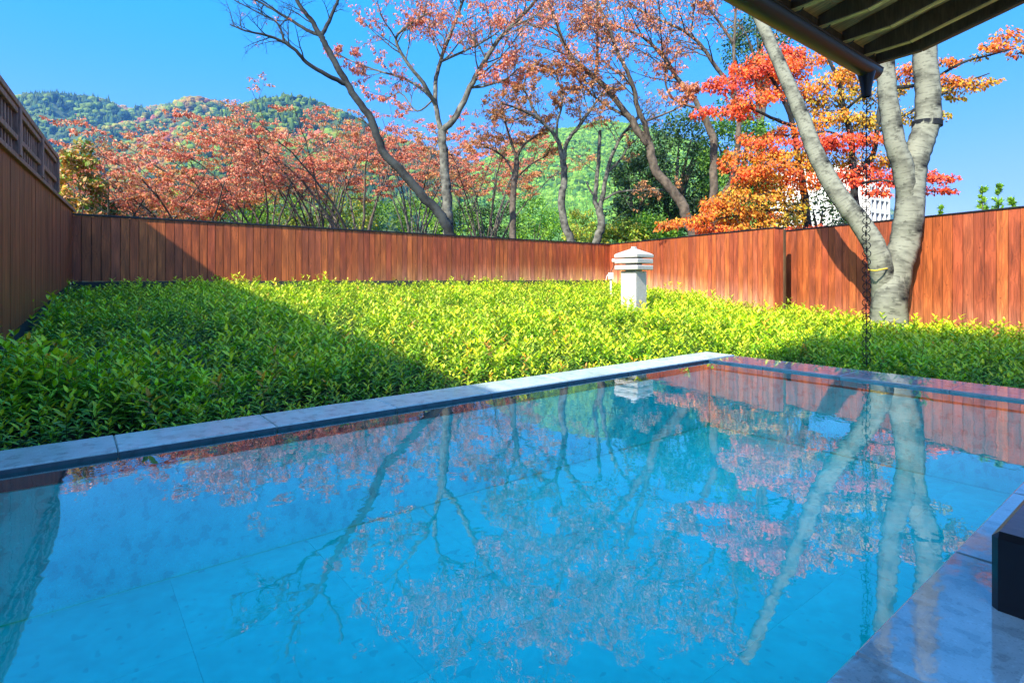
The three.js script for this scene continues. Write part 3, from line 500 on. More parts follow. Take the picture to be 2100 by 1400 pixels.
// ---------------------------------------------------------------- ground cover on the bank
{
  const rnd = rngOf(314);
  const sprig = (seed) => {
    const r = rngOf(seed), mb = new MB(true), H = 0.25 + 0.12 * r();
    const blade = (p, dir, nor, len, wid, col) => {   // six-point leaf folded on its midrib and arched
      const s = V().crossVectors(dir, nor).normalize(), n = V().crossVectors(s, dir).normalize(), st = mb.size;
      const at = (f, w, lift) => p.clone().addScaledVector(dir, len * f).addScaledVector(s, wid * w).addScaledVector(n, lift * len - 0.22 * len * f * f);
      const spec = [[0, 0, 0], [0.32, 0.5, 0.05], [0.68, 0.36, 0.04], [1, 0, 0], [0.68, -0.36, 0.04], [0.32, -0.5, 0.05], [0.5, 0, -0.02]];
      spec.forEach(([f, w, l]) => { const nn = n.clone().addScaledVector(s, -w * 0.8).normalize(); mb.vert(at(f, w, l), nn, w + 0.5, f, col); });
      for (let k = 0; k < 6; k++) mb.i.push(st + 6, st + (k + 1) % 6, st + k);
    };
    const top = V((r() - 0.5) * 0.12, H, (r() - 0.5) * 0.12), mid = V(top.x * 0.3, H * 0.5, top.z * 0.3);
    const path = smooth([V(0, -0.08, 0), mid, top], 3), st = mb.size; mb.tube(path, (t) => 0.003 * (1 - t * 0.6), 4);
    for (let k = st; k < mb.size; k++) { mb.c[k * 3] = 0.07; mb.c[k * 3 + 1] = 0.11; mb.c[k * 3 + 2] = 0.02; }
    const tiers = 7; let a = r() * 6.28;
    for (let t = 0; t < tiers; t++) {
      const f = 0.30 + 0.70 * t / (tiers - 1), p = mid.clone().lerp(top, Math.max(0, (f - 0.5) * 2)); if (f < 0.5) p.copy(mid).multiplyScalar(f * 2);
      a += 1.57 + (r() - 0.5) * 0.7;
      for (const s of [0, Math.PI]) {
        const aa = a + s + (r() - 0.5) * 0.5, lift = 0.1 + 1.25 * f * f + (r() - 0.5) * 0.6, dir = V(Math.cos(aa), lift, Math.sin(aa)).normalize();
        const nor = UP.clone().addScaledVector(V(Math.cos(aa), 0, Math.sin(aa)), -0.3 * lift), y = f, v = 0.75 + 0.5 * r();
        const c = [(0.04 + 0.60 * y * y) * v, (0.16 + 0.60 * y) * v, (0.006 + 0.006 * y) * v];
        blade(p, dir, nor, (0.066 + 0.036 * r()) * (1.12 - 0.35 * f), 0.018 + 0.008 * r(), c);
      }
    }
    return mb.geo();
  };
  const kinds = []; for (let k = 0; k < 6; k++) kinds.push(sprig(100 + k)); const lists = kinds.map(() => []);
  const step = 0.080;
  for (let x = -9; x < 11; x += step) for (let d = 1.2; d < 20.4; d += step) {
    const X = x + (rnd() - 0.5) * step, D = d + (rnd() - 0.5) * step; if (!inPoly(X, D, bedPoly)) continue;
    const px = 1050 + X / D * F; if (px < -260 || px > 2360) continue;
    const [m, n] = mn(X, D), wx = X - corner[0], wd = D - corner[1], off = -(wx * -wallU[1] + wd * wallU[0]);     // distance from the left wall
    if (off > -0.10 && off < 0.10 && n < 12.5) continue;
    if (Math.hypot(X - 1.18 * 2.28, D - 12.4) < 0.33) continue;
    const clump = fbm(X * 1.1, D * 1.1, 91, 3); if (rnd() > 0.12 + clump * 1.5) continue;
    const edge = Math.min(1, Math.max(0, (n - 4.3) * 1.4)), eR = Math.min(1, Math.max(0, (m - 6.7) * 0.75)), low = n > 4.3 ? (m < 6.6 ? 0.62 + 0.38 * edge : Math.max(0.62 + 0.38 * edge, 0.7)) : 0.5 + 0.45 * eR;
    const s = (0.66 + 0.54 * rnd()) * (0.58 + 0.88 * clump) * low * (rnd() < 0.03 ? 1.3 : 1) * (n > 9.5 ? 0.86 : 1);
    lists[Math.floor(rnd() * 6)].push([W(X, D, soilTop(m, n)), s, rnd() * 6.28, 0.52 + 0.72 * Math.sqrt(rnd()) + 0.5 * (clump - 0.45), rnd()]);
  }
  const g = thing('ground_cover', W(0, 8, -0.3), 'thick knee-high leafy evergreen plants filling the garden bank', 'ground cover', null, 'stuff');
  const M = new THREE.Matrix4(), q = new THREE.Quaternion();
  lists.forEach((L, n) => {
    const im = new THREE.InstancedMesh(kinds[n], coverMat, L.length);
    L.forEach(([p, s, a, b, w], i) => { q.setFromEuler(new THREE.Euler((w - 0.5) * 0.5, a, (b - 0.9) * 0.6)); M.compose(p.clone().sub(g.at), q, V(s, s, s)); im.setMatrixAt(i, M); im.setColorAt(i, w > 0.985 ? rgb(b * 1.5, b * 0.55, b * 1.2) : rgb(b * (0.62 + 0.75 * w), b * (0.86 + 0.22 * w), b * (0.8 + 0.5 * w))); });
    im.name = 'leafy_stems'; im.userData.kind = 'stuff'; im.castShadow = im.receiveShadow = true; g.add(im);
  });
  console.log('sprigs', lists.reduce((s, l) => s + l.length, 0));
}

// ---------------------------------------------------------------- trees
const pick = (r, pal) => { const i = Math.floor(r() * pal.length), j = Math.floor(r() * pal.length), t = r() * 0.6, v = 0.8 + 0.4 * r(); return [0, 1, 2].map((k) => (pal[i][k] * (1 - t) + pal[j][k] * t) * v); };
const randDir = (r) => { const z = 2 * r() - 1, a = r() * 6.2832, s = Math.sqrt(1 - z * z); return V(s * Math.cos(a), z, s * Math.sin(a)); };
const PAL = {
  red: [[0.80, 0.20, 0.09], [0.84, 0.32, 0.16], [0.78, 0.11, 0.07], [0.86, 0.44, 0.24], [0.62, 0.22, 0.06]],
  rust: [[0.70, 0.25, 0.07], [0.78, 0.36, 0.14], [0.60, 0.22, 0.05], [0.48, 0.30, 0.04], [0.82, 0.42, 0.20]],
  coral: [[0.86, 0.26, 0.09], [0.80, 0.36, 0.08], [0.80, 0.17, 0.10], [0.58, 0.36, 0.06]],
  scarlet: [[0.84, 0.07, 0.006], [0.88, 0.12, 0.008], [0.78, 0.05, 0.012], [0.90, 0.19, 0.015]],
  orange: [[0.84, 0.20, 0.006], [0.84, 0.30, 0.008], [0.84, 0.13, 0.008], [0.72, 0.34, 0.008]],
  gold: [[0.70, 0.42, 0.008], [0.55, 0.41, 0.01], [0.78, 0.34, 0.008], [0.34, 0.34, 0.012]],
  green: [[0.12, 0.32, 0.012], [0.19, 0.42, 0.012], [0.07, 0.21, 0.012], [0.27, 0.50, 0.015]],
  dark: [[0.035, 0.11, 0.014], [0.055, 0.15, 0.016], [0.085, 0.20, 0.018], [0.025, 0.08, 0.014]],
  lime: [[0.36, 0.46, 0.02], [0.46, 0.48, 0.02], [0.24, 0.40, 0.02], [0.58, 0.44, 0.02]],
  fresh: [[0.24, 0.52, 0.015], [0.36, 0.60, 0.015], [0.15, 0.38, 0.015]],
};
// a branch and its children; leaves go to the last levels
function grow(T, p0, dir, len, rad, lev) {
  const { r, sp, wood, leaves } = T, last = lev >= sp.levels, n = last ? 4 : 5, pts = [p0.clone()], d = dir.clone();
  for (let k = 1; k <= n; k++) {
    d.addScaledVector(randDir(r), sp.wiggle ?? 0.22); d.y += (sp.up ?? 0.06) * (1 - k / n * 0.5); d.y *= 1 - (sp.flat ?? 0) * 0.3; d.normalize();
    pts.push(pts[k - 1].clone().addScaledVector(d, len / n));
  }
  wood.tube(pts, (t) => rad * (1 - 0.72 * t), last ? 3 : lev < 2 ? 6 : 4, false);
  if (last) {
    if (r() < (sp.bare ?? 0)) return;
    const c = sp.leaves; for (let k = 0; k < c; k++) {
      const f = 0.15 + 0.85 * (k + r()) / c, i = Math.min(n - 1, Math.floor(f * n)), p = pts[i].clone().lerp(pts[i + 1], f * n - i);
      const side = randDir(r), dl = side.clone().multiplyScalar(0.8).addScaledVector(d, 0.5); dl.y -= sp.droop ?? 0.8; dl.normalize();
      const nor = randDir(r).add(V(0, sp.flatLeaf ?? 0.2, 0)), ll = sp.leaf * (0.65 + 0.7 * r());
      leaves.leaf(p.addScaledVector(side, sp.leaf * 0.25), dl, nor, ll, ll * (sp.leafW ?? 0.48), pick(r, sp.pal));
    }
    return;
  }
  spawn(T, pts, len, (t) => rad * (1 - 0.72 * t), lev + 1, sp.kids[lev] ?? 5, 0.22);
}
function spawn(T, pts, len, radAt, lev, count, from) {
  const { r, sp } = T, n = pts.length - 1;
  for (let k = 0; k < count; k++) {
    const f = Math.min(0.999, from + (1 - from) * (k + 0.3 + 0.6 * r()) / count), i = Math.min(n - 1, Math.floor(f * n)), p = pts[i].clone().lerp(pts[i + 1], f * n - i);
    const t = pts[i + 1].clone().sub(pts[i]).normalize(), side = randDir(r); side.addScaledVector(t, -side.dot(t)); side.y *= 1 - (sp.flat ?? 0.4); side.normalize();
    const ang = sp.angle ?? 0.85, d = t.multiplyScalar(Math.cos(ang)).addScaledVector(side, Math.sin(ang)).normalize();
    const l = (sp.ratio ?? 0.55) * len * (0.55 + 0.7 * r()) * (1 - 0.45 * f), rr = Math.min(radAt(f) * 0.7, 0.008 + l * (sp.thin ?? 0.011));
    grow(T, p, d, l, Math.max(0.0028, rr), lev);
  }
}
const PXR = (hw, d) => hw * d / F * K;                // half width in frame pixels at depth d, in metres
// a tree whose limbs were laid out one by one: limbs = [[x, y, depth change]...] with half widths at both ends
function limbTree(name, label, category, group, depth, limbs, sp, barkM, seed, extra) {
  const base = Q(limbs[0].pts[0][0], limbs[0].pts[0][1], depth + (limbs[0].pts[0][2] ?? 0)).setY(-0.5 * K);
  const t = thing(name, base, label, category, group), T = { r: rngOf(seed), sp, wood: new MB(), leaves: new MB(true) };
  const trunk = new MB();
  limbs.forEach((L, n) => {
    const P = L.pts.map(([x, y, dz = 0]) => Q(x, y, depth + dz)); if (n === 0 && P[0].y > -0.38) P.unshift(P[0].clone().setY(-0.5 * K));
    const pts = smooth(P, 4), rad = (f) => PXR(L.w[0] + (L.w[1] - L.w[0]) * f, depth); let len = 0; for (let k = 1; k < pts.length; k++) len += pts[k].distanceTo(pts[k - 1]);
    for (let k = 1; k < pts.length - 1; k++) pts[k].addScaledVector(randDir(T.r), rad(k / pts.length) * (L.w[0] > 15 ? 0.05 : 0.2));
    (n === 0 || L.trunk ? trunk : T.wood).tube(pts, rad, L.w[0] > 6 ? 10 : 7);
    if (L.kids) spawn(T, pts, Math.min(len * 0.75, L.reach ?? 3.0), rad, 1, L.kids, L.from ?? 0.35);
  });
  part('trunk', trunk.geo(), barkM, t);
  if (extra) extra(T, t);
  if (T.wood.size) part('branches', T.wood.geo(), barkM, t);
  if (T.leaves.size) { const c = part('crown', T.leaves.geo(), leafMat, t); c.userData.kind = 'stuff'; }
  return t;
}
// a whole tree grown from its base: vase of limbs
function vaseTree(name, label, category, group, px, d, o) {
  const r = rngOf(o.seed), base = Q(px, HZ, d).setY(-0.5 * K), t = thing(name, base, label, category, group), T = { r, sp: o.sp, wood: new MB(), leaves: new MB(true) }, trunk = new MB();
  const H = o.height, fork = base.clone().add(V(o.lean * 0.5, o.fork, (r() - 0.5) * 0.3)), pts = smooth([base, base.clone().lerp(fork, 0.5).add(V((r() - 0.5) * 0.12, 0, (r() - 0.5) * 0.12)), fork], 4);
  trunk.tube(pts, (f) => o.rad * (1.25 - 0.45 * f), 9);
  const a0 = r() * 6.28;
  for (let k = 0; k < o.limbs; k++) {
    const a = a0 + k / o.limbs * 6.283 + (r() - 0.5) * 0.5, out = V(Math.cos(a), 0, Math.sin(a)), reach = o.spread * (0.7 + 0.5 * r()), top = H - o.fork;
    const P = [fork.clone().addScaledVector(UP, -0.08), fork.clone().addScaledVector(out, reach * 0.25).add(V(o.lean * 0.2, top * 0.38, 0)), fork.clone().addScaledVector(out, reach * 0.62).add(V(o.lean * 0.6, top * (0.66 + 0.1 * r()), 0)), fork.clone().addScaledVector(out, reach).add(V(o.lean, top * (0.8 + 0.25 * r()), 0))];
    const L = smooth(P, 4), rad = (f) => o.rad * (0.46 - 0.38 * f); for (let q = 1; q < L.length; q++) L[q].addScaledVector(randDir(r), 0.03);
    T.wood.tube(L, rad, 6); spawn(T, L, reach * 0.8, rad, 1, o.kids ?? 8, 0.46);
  }
  part('trunk', trunk.geo(), o.bark, t); part('branches', T.wood.geo(), o.bark, t); const c = part('crown', T.leaves.geo(), leafMat, t); c.userData.kind = 'stuff';
  return t;
}
// leaves gathered in clumps through a volume
function cloud(mb, r, c, R, clumps, per, leaf, pal, flatten = 1, shell = 0.55) {
  for (let k = 0; k < clumps; k++) {
    const u = randDir(r), s = shell + (1 - shell) * Math.pow(r(), 0.6), cc = V(c.x + u.x * R.x * s, c.y + u.y * R.y * s, c.z + u.z * R.z * s), cr = Math.min(R.x, R.y, R.z) * (0.22 + 0.22 * r()), tone = 0.7 + 0.6 * r();
    for (let q = 0; q < per; q++) {
      const v = randDir(r), p = cc.clone().add(V(v.x * cr, v.y * cr * flatten, v.z * cr).multiplyScalar(Math.pow(r(), 0.4))), dl = v.clone().multiplyScalar(0.6).add(randDir(r)); dl.y -= 0.35; dl.normalize();
      const nor = v.clone().add(randDir(r).multiplyScalar(0.9)).add(V(0, 0.5, 0)); const ll = leaf * (0.6 + 0.8 * r());
      mb.leaf(p, dl, nor, ll, ll * 0.5, pick(r, pal).map((x) => x * tone));
    }
  }
}
function bushy(name, label, category, group, px, d, topPy, halfPx, o) {   // shrub or round evergreen: stems and a leafy crown down to botPy
  const r = rngOf(o.seed), base = Q(px, HZ, d).setY(-0.5 * K), t = thing(name, base, label, category, group), yT = Q(px, topPy, d).y, yB = o.botPy ? Q(px, o.botPy, d).y : base.y + 0.25;
  const R = V(halfPx * d / F * K, (yT - yB) / 2, halfPx * d / F * K * 0.8), c = V(base.x, (yT + yB) / 2, base.z), wood = new MB(), lv = new MB(true);
  const stems = o.stems ?? 4; for (let k = 0; k < stems; k++) { const u = randDir(r), e = V(c.x + u.x * R.x * 0.7, c.y + Math.abs(u.y) * R.y * 0.6, c.z + u.z * R.z * 0.7); wood.tube(smooth([base.clone().add(V(u.x * 0.08, 0, u.z * 0.08)), V(c.x + u.x * R.x * 0.25, c.y - R.y * 0.3, c.z + u.z * R.z * 0.25), e], 3), (f) => (o.rad ?? 0.04) * (1 - 0.8 * f), 6); }
  cloud(lv, r, c, R, o.clumps ?? 46, o.per ?? 60, o.leaf ?? 0.11, o.pal, 0.8, o.shell ?? 0.5);
  part(o.rad > 0.07 ? 'trunk' : 'stems', wood.geo(), brownBark, t); const cr = part('crown', lv.geo(), leafMat, t); cr.userData.kind = 'stuff'; return t;
}
const fenceD = (px) => { const k = (px - 1050) / F, s = (k * corner[1] - corner[0]) / (A0 - k * A1); return corner[1] + A1 * s; };

// sparse-leaved cherries laid out limb by limb
const cherrySp = { levels: 3, kids: [6, 6, 5], leaves: 5, leaf: 0.078, leafW: 0.40, droop: 1.0, pal: PAL.red, up: 0.10, flat: 0.4, ratio: 0.68, wiggle: 0.2, thin: 0.009, angle: 0.8, bare: 0.1 };
limbTree('bare_tree', 'dark leaning tree with almost bare branches crossing the mountain', 'tree', null, 18.2, [
  { pts: [[926, 500], [918, 468], [900, 436], [864, 400], [829, 357], [793, 321], [775, 286], [761, 243], [732, 204], [711, 171], [686, 125], [664, 86], [657, 71]], w: [11, 5.5] },
  { pts: [[657, 73], [636, 39], [614, 11], [600, -25], [585, -70]], w: [5.5, 2.5], kids: 9, from: 0.1, trunk: 1 },
  { pts: [[711, 173], [671, 154, -0.3], [629, 129, -0.5], [607, 104, -0.7], [582, 86, -0.8], [543, 71, -1], [507, 64, -1.1], [471, 50, -1.2]], w: [5, 1.2], kids: 11, from: 0.3 },
  { pts: [[660, 74], [629, 61, 0.3], [593, 39, 0.5], [557, 18, 0.7], [525, 0, 0.9], [500, -15, 1]], w: [4, 1.5], kids: 7, from: 0.35 },
  { pts: [[659, 72], [671, 50, 0.3], [682, 25, 0.4], [693, 0, 0.5], [702, -40, 0.6]], w: [4.5, 2.4], kids: 5, from: 0.3 },
  { pts: [[582, 87, -0.8], [578, 68, -0.8], [564, 43, -0.7], [536, 29, -0.7], [480, 0, -0.6]], w: [2.4, 1], kids: 6, from: 0.3 },
  { pts: [[775, 286], [760, 262, 0.3], [740, 240, 0.6]], w: [2.5, 1], kids: 3 },
], { ...cherrySp, bare: 0.97, kids: [5, 5, 5], pal: PAL.red }, darkBark, 11);
limbTree('cherry_tree', 'tall slender grey cherry with thin pink-red leaves at the middle of the back fence', 'tree', null, 18.6, [
  { pts: [[924, 520], [920, 480], [917, 430], [915, 380], [910, 320], [905, 268]], w: [12.5, 8.5] },
  { pts: [[905, 270], [893, 214], [893, 171, 0.2], [903, 125, 0.3], [925, 64, 0.3], [950, 0, 0.3], [968, -60, 0.3]], w: [5.5, 2.5], kids: 13, from: 0.4, trunk: 1 },
  { pts: [[907, 270], [936, 236, -0.2], [964, 178, -0.3], [986, 139, -0.4], [1021, 82, -0.6], [1071, 32, -0.9], [1118, -20, -1.2]], w: [7, 2.5], kids: 15, from: 0.3, trunk: 1 },
  { pts: [[893, 216], [868, 171, -0.5], [843, 139, -0.7], [818, 100, -0.9], [812, 77, -1], [839, 50, -1.1], [875, 28, -1.2]], w: [4.5, 1.6], kids: 10, from: 0.35 },
  { pts: [[890, 205], [864, 182, 0.4], [829, 161, 0.7], [793, 150, 0.9], [757, 139, 1.1], [721, 125, 1.3], [690, 111, 1.5]], w: [3.4, 1], kids: 8, from: 0.3, reach: 1.2 },
  { pts: [[903, 126], [950, 105, 0.4], [1000, 80, 0.8], [1040, 50, 1]], w: [3, 1.2], kids: 9, from: 0.2 },
  { pts: [[964, 180], [1000, 175, -0.3], [1040, 160, -0.6], [1062, 140, -0.8]], w: [2.6, 1], kids: 8, from: 0.2 },
  { pts: [[893, 200], [855, 228, 0.3], [820, 190, 0.5], [790, 205, 0.6]], w: [2, 0.9], kids: 5, from: 0.2 },
], { ...cherrySp, leaves: 7 }, greyBark, 12);
const rustSp = { ...cherrySp, pal: PAL.rust, leaves: 6, kids: [6, 5, 5] };
limbTree('cherry_tree', 'thin straight cherry left of the curved one with small red tufts', 'tree', null, 21.5, [
  { pts: [[1052, 520], [1052, 490], [1052, 446], [1052, 394], [1058, 353], [1059, 323]], w: [7.5, 5.5] },
  { pts: [[1059, 325], [1048, 290], [1037, 253], [1030, 223]], w: [3.5, 1.2], kids: 8, from: 0.2 }, { pts: [[1060, 322], [1074, 297], [1104, 275], [1130, 254]], w: [3.5, 1.2], kids: 8, from: 0.2 },
  { pts: [[1055, 360], [1035, 325], [1005, 305], [975, 300]], w: [2.5, 1], kids: 7, from: 0.2 }, { pts: [[1056, 370], [1085, 340], [1110, 325], [1140, 312]], w: [2, 0.9], kids: 4 },
], rustSp, brownBark, 13);
limbTree('cherry_tree', 'curved grey cherry whose crown of rusty leaves spreads in front of the green hill', 'tree', null, 20.6, [
  { pts: [[1176, 520], [1171, 494], [1154, 446], [1152, 401], [1158, 364], [1154, 327]], w: [9, 6.5] },
  { pts: [[1154, 329], [1141, 282], [1123, 260], [1100, 241], [1063, 223, -0.3], [1030, 212, -0.5]], w: [5, 1.5], kids: 12, from: 0.35 },
  { pts: [[1155, 328], [1163, 290], [1186, 260], [1208, 230], [1223, 208], [1242, 178]], w: [5, 1.6], kids: 11, from: 0.3 },
  { pts: [[1141, 283], [1143, 250], [1152, 215], [1150, 180], [1130, 150]], w: [3, 1.2], kids: 12, from: 0.25 }, { pts: [[1110, 250], [1085, 205], [1075, 170], [1090, 140]], w: [2.5, 1], kids: 10, from: 0.2 },
], { ...rustSp, leaves: 8 }, greyBark, 14);
limbTree('cherry_tree', 'several-stemmed cherry with a broken stub near the fence corner', 'tree', null, 21.6, [
  { pts: [[1220, 530], [1223, 496], [1232, 464], [1230, 427]], w: [9.5, 7.5] },
  { pts: [[1230, 430], [1238, 390], [1245, 353], [1256, 316], [1275, 279], [1300, 250], [1318, 225]], w: [5.5, 2], kids: 8, from: 0.55, trunk: 1 },
  { pts: [[1229, 430], [1221, 415], [1223, 379], [1228, 323], [1231, 267]], w: [5.5, 3.4], kids: 2, from: 0.5, trunk: 1 },
  { pts: [[1234, 412], [1267, 394], [1316, 390], [1357, 388]], w: [3, 1], kids: 7, from: 0.3 }, { pts: [[1226, 408], [1210, 390], [1203, 372]], w: [3, 1.4] },
  { pts: [[1245, 354], [1270, 330], [1290, 300], [1312, 280]], w: [3, 1], kids: 5, from: 0.3 },
], { ...rustSp, bare: 0.5 }, greyBark, 15);
limbTree('cherry_tree', 'big cherry leaning left over the fence corner with pinkish leaves against the sky', 'tree', null, 20.5, [
  { pts: [[1425, 500], [1409, 446], [1394, 409], [1364, 375], [1342, 342], [1331, 297], [1316, 279], [1293, 241]], w: [12, 7.5] },
  { pts: [[1293, 243], [1260, 200], [1223, 160], [1178, 123], [1156, 89], [1145, 56], [1125, 5], [1110, -40]], w: [6.5, 2.2], kids: 16, from: 0.25, trunk: 1 },
  { pts: [[1331, 298], [1323, 253, -0.3], [1308, 223, -0.4], [1301, 186, -0.6], [1286, 145, -0.8], [1267, 108, -0.9], [1253, 67, -1], [1238, 33, -1.1], [1222, -10, -1.2]], w: [6, 2], kids: 15, from: 0.3 },
  { pts: [[1222, 160], [1225, 104], [1225, 37], [1223, -20]], w: [3.5, 1.8], kids: 9, from: 0.2 },
  { pts: [[1291, 242], [1238, 212, 0.5], [1197, 178, 0.8], [1178, 149, 1]], w: [3.5, 1.2], kids: 9, from: 0.2 },
  { pts: [[1320, 250, -0.3], [1360, 235, -0.6], [1400, 215, -0.8], [1420, 195, -1]], w: [2.6, 1], kids: 6, from: 0.3 },
], { ...cherrySp, pal: [...PAL.red, ...PAL.rust], leaves: 8 }, brownBark, 16);
limbTree('cherry_tree', 'tall cherry with two bowed stems rising left of the scarlet maple', 'tree', null, 21, [
  { pts: [[1462, 520], [1464, 470], [1464, 405], [1464, 334], [1461, 279], [1446, 241]], w: [10, 7] },
  { pts: [[1446, 243], [1427, 208], [1394, 167], [1371, 130], [1349, 104], [1316, 74], [1260, 52], [1225, 33]], w: [6, 1.6], kids: 16, from: 0.25, trunk: 1 },
  { pts: [[1455, 440], [1479, 409], [1501, 371], [1509, 327], [1516, 260], [1509, 204]], w: [8, 5], trunk: 1 },
  { pts: [[1509, 206], [1498, 175], [1464, 130], [1438, 93], [1409, 67], [1371, 48], [1334, 33], [1290, 5]], w: [5, 1.6], kids: 15, from: 0.25 },
  { pts: [[1507, 206], [1505, 111], [1509, 30], [1512, -20]], w: [3.8, 2], kids: 5, from: 0.4 }, { pts: [[1505, 90], [1475, 45], [1446, 4], [1430, -30]], w: [3.2, 1.6], kids: 9, from: 0.2 },
  { pts: [[1437, 225], [1379, 200], [1364, 160], [1372, 130]], w: [3, 1.1], kids: 6, from: 0.2 },
], { ...cherrySp, pal: [...PAL.rust, ...PAL.red], bare: 0.15, leaves: 8 }, brownBark, 17);

// the low row behind the left half of the fence
const rowSp = { levels: 3, kids: [6, 5, 5], leaves: 7, leaf: 0.078, leafW: 0.5, droop: 0.7, pal: PAL.red, up: 0.0, flat: 0.82, ratio: 0.60, wiggle: 0.2, thin: 0.010, angle: 0.85, bare: 0.08 };
const row = [   // x, distance behind the fence, top and underside of the crown in frame rows, lean, leaves, trunk radius
  [222, 4, 292, 392, -0.2, PAL.coral, 0.10, 'low orange-leaved tree beside the end of the lattice'],
  [305, 5, 275, 385, 0.3, PAL.red, 0.07, 'slender red-leaved tree second from the left wall'],
  [350, 6.5, 268, 372, -0.3, PAL.rust, 0.07, 'rusty tree with twin stems standing third from the left wall'],
  [455, 4.5, 248, 372, -1.5, PAL.red, 0.08, 'red tree leaning left before the lower mountain slope'],
  [520, 7, 258, 368, -1.1, PAL.coral, 0.08, 'coral-leaved tree beneath the rounded peak'],
  [590, 4.5, 240, 372, -1.5, PAL.red, 0.09, 'wide bright red tree right below the rounded peak'],
  [665, 7, 222, 352, -0.5, PAL.rust, 0.08, 'russet tree behind the wide bright red one'],
  [775, 4, 226, 352, -1.4, PAL.red, 0.11, 'red tree with a pale trunk leaning under the dark leaning tree'],
  [845, 6.5, 232, 345, 0.1, PAL.red, 0.08, 'many-stemmed reddish tree between the two crossing trunks'],
  [985, 6, 240, 355, 0.3, PAL.rust, 0.07, 'thin rusty tree just right of the tall slender cherry'],
  [1000, 9, 232, 345, 0.1, PAL.red, 0.07, 'pink-red tree far behind the tall slender cherry'],
  [700, 5, 214, 345, -1.2, PAL.red, 0.08, 'rosy tree behind the bend of the dark leaning trunk'],
  [880, 10, 222, 335, -0.4, PAL.red, 0.07, 'faded red tree far behind the foot of the dark leaning tree'],
  [630, 10, 215, 340, -0.3, PAL.red, 0.07, 'distant pink-red tree whose top touches the right flank of the peak'],
  [940, 11, 228, 330, 0.2, PAL.red, 0.07, 'small distant red tree between the slender cherry and its thin neighbour'],
  [410, 9, 258, 362, 0.2, PAL.rust, 0.07, 'brownish-red tree farthest back under the far ridge'],
];
row.forEach(([px, off, top, low, lean, pal, rad, label], i) => {
  const d = fenceD(px) + off * 1.3 + 5.5, up = (py) => (1 + (HZ - py) / F * d) * K + 0.5 * K, H = up(top) - (px < 560 ? 1.35 : 0.75), fork = 1.25 + (i % 3) * 0.25;
  vaseTree('red_leaved_tree', label, 'tree', 'low red-leaved trees in a row behind the back fence', px, d, { seed: 200 + i, height: H, fork, lean, limbs: 8, spread: 3.0 + (i % 2) * 0.5, rad: rad * 1.25, kids: 7, bark: i % 2 ? brownBark : greyBark, sp: { ...rowSp, pal, bare: i === 8 ? 0.25 : 0.06 } });
});

// shrubs and evergreens behind the fence
const bushes = [
  [160, 5, 290, 45, 'rust', 'yellow and russet shrub at the end of the left wall'], [180, 8, 395, 70, 'dark', 'dark green shrub behind the orange-leaved tree'], [265, 9, 385, 70, 'dark', 'deep green shrub left of the slender red tree'],
  [350, 9, 405, 60, 'green', 'mid-green shrub behind the twin-stemmed rusty tree'], [400, 10, 368, 70, 'fresh', 'bright green round shrub under the far ridge'], [480, 10, 378, 75, 'fresh', 'leafy green shrub beneath the rounded peak'],
  [560, 10, 385, 70, 'fresh', 'broad fresh green shrub behind the wide red tree'], [640, 10, 395, 70, 'lime', 'yellow-green shrub left of the leaning dark trunk'], [715, 9, 385, 60, 'lime', 'golden green shrub below the leaning dark trunk'],
  [790, 11, 400, 70, 'green', 'green shrub under the many-stemmed tree'], [870, 11, 405, 60, 'fresh', 'light green shrub left of the slender cherry'], [960, 10, 415, 60, 'green', 'green shrub right of the slender cherry'],
  [1020, 9, 412, 55, 'dark', 'dark shrub behind the thin straight cherry'], [1095, 8, 402, 55, 'fresh', 'green shrub between the straight and the curved cherry'], [1140, 9, 425, 50, 'fresh', 'low green shrub behind the curved cherry'],
  [1190, 6, 425, 35, 'lime', 'dry pale shrub between the curved and the several-stemmed cherry'], [1270, 4.5, 452, 55, 'lime', 'yellow-green shrub showing over the fence corner'], [1330, 5, 440, 60, 'fresh', 'green shrub behind the stone lantern'], [1400, 9, 400, 70, 'dark', 'dark shrub between the leaning and the tall cherry'],
];
bushes.forEach(([px, off, top, half, pal, label], i) => bushy('shrub', label, 'shrub', 'shrubs showing above the back fence', px, (px < 1250 ? fenceD(px) + (px > 200 ? 9 : 2) : 19) + off, top, half, { seed: 400 + i, pal: pal === 'lime' ? [...PAL[pal], ...PAL.green.slice(1, 2)] : pal === 'rust' ? [...PAL.rust, ...PAL.gold, ...PAL.green] : PAL[pal], botPy: 540, leaf: 0.12, clumps: 60, per: 62 }));
bushy('evergreen_tree', 'large dark green evergreen behind the leaning cherry', 'tree', null, 1385, 27, 228, 105, { seed: 501, pal: PAL.dark, botPy: 470, rad: 0.14, stems: 5, clumps: 130, per: 80, leaf: 0.13 });
bushy('evergreen_tree', 'lower dark evergreen left of the large one, over the fence corner', 'tree', null, 1300, 26, 305, 62, { seed: 502, pal: PAL.dark, botPy: 480, rad: 0.09, stems: 4, clumps: 70, per: 70, leaf: 0.12 });
bushy('evergreen_tree', 'green tree behind the tall bowed cherry stems', 'tree', null, 1520, 25, 195, 85, { seed: 503, pal: PAL.green, botPy: 470, rad: 0.12, stems: 5, clumps: 90, per: 70, leaf: 0.12 });
bushy('evergreen_tree', 'blue-green tree whose top shows above the scarlet leaves', 'tree', null, 1560, 27, 20, 78, { seed: 504, pal: PAL.dark, botPy: 190, rad: 0.12, stems: 5, clumps: 55, per: 60, leaf: 0.12, shell: 0.35 });
bushy('evergreen_tree', 'dark tree under the orange maple by the white building', 'tree', null, 1680, 22, 400, 75, { seed: 505, pal: PAL.dark, botPy: 520, rad: 0.1, stems: 5, clumps: 50, per: 60, leaf: 0.11 });

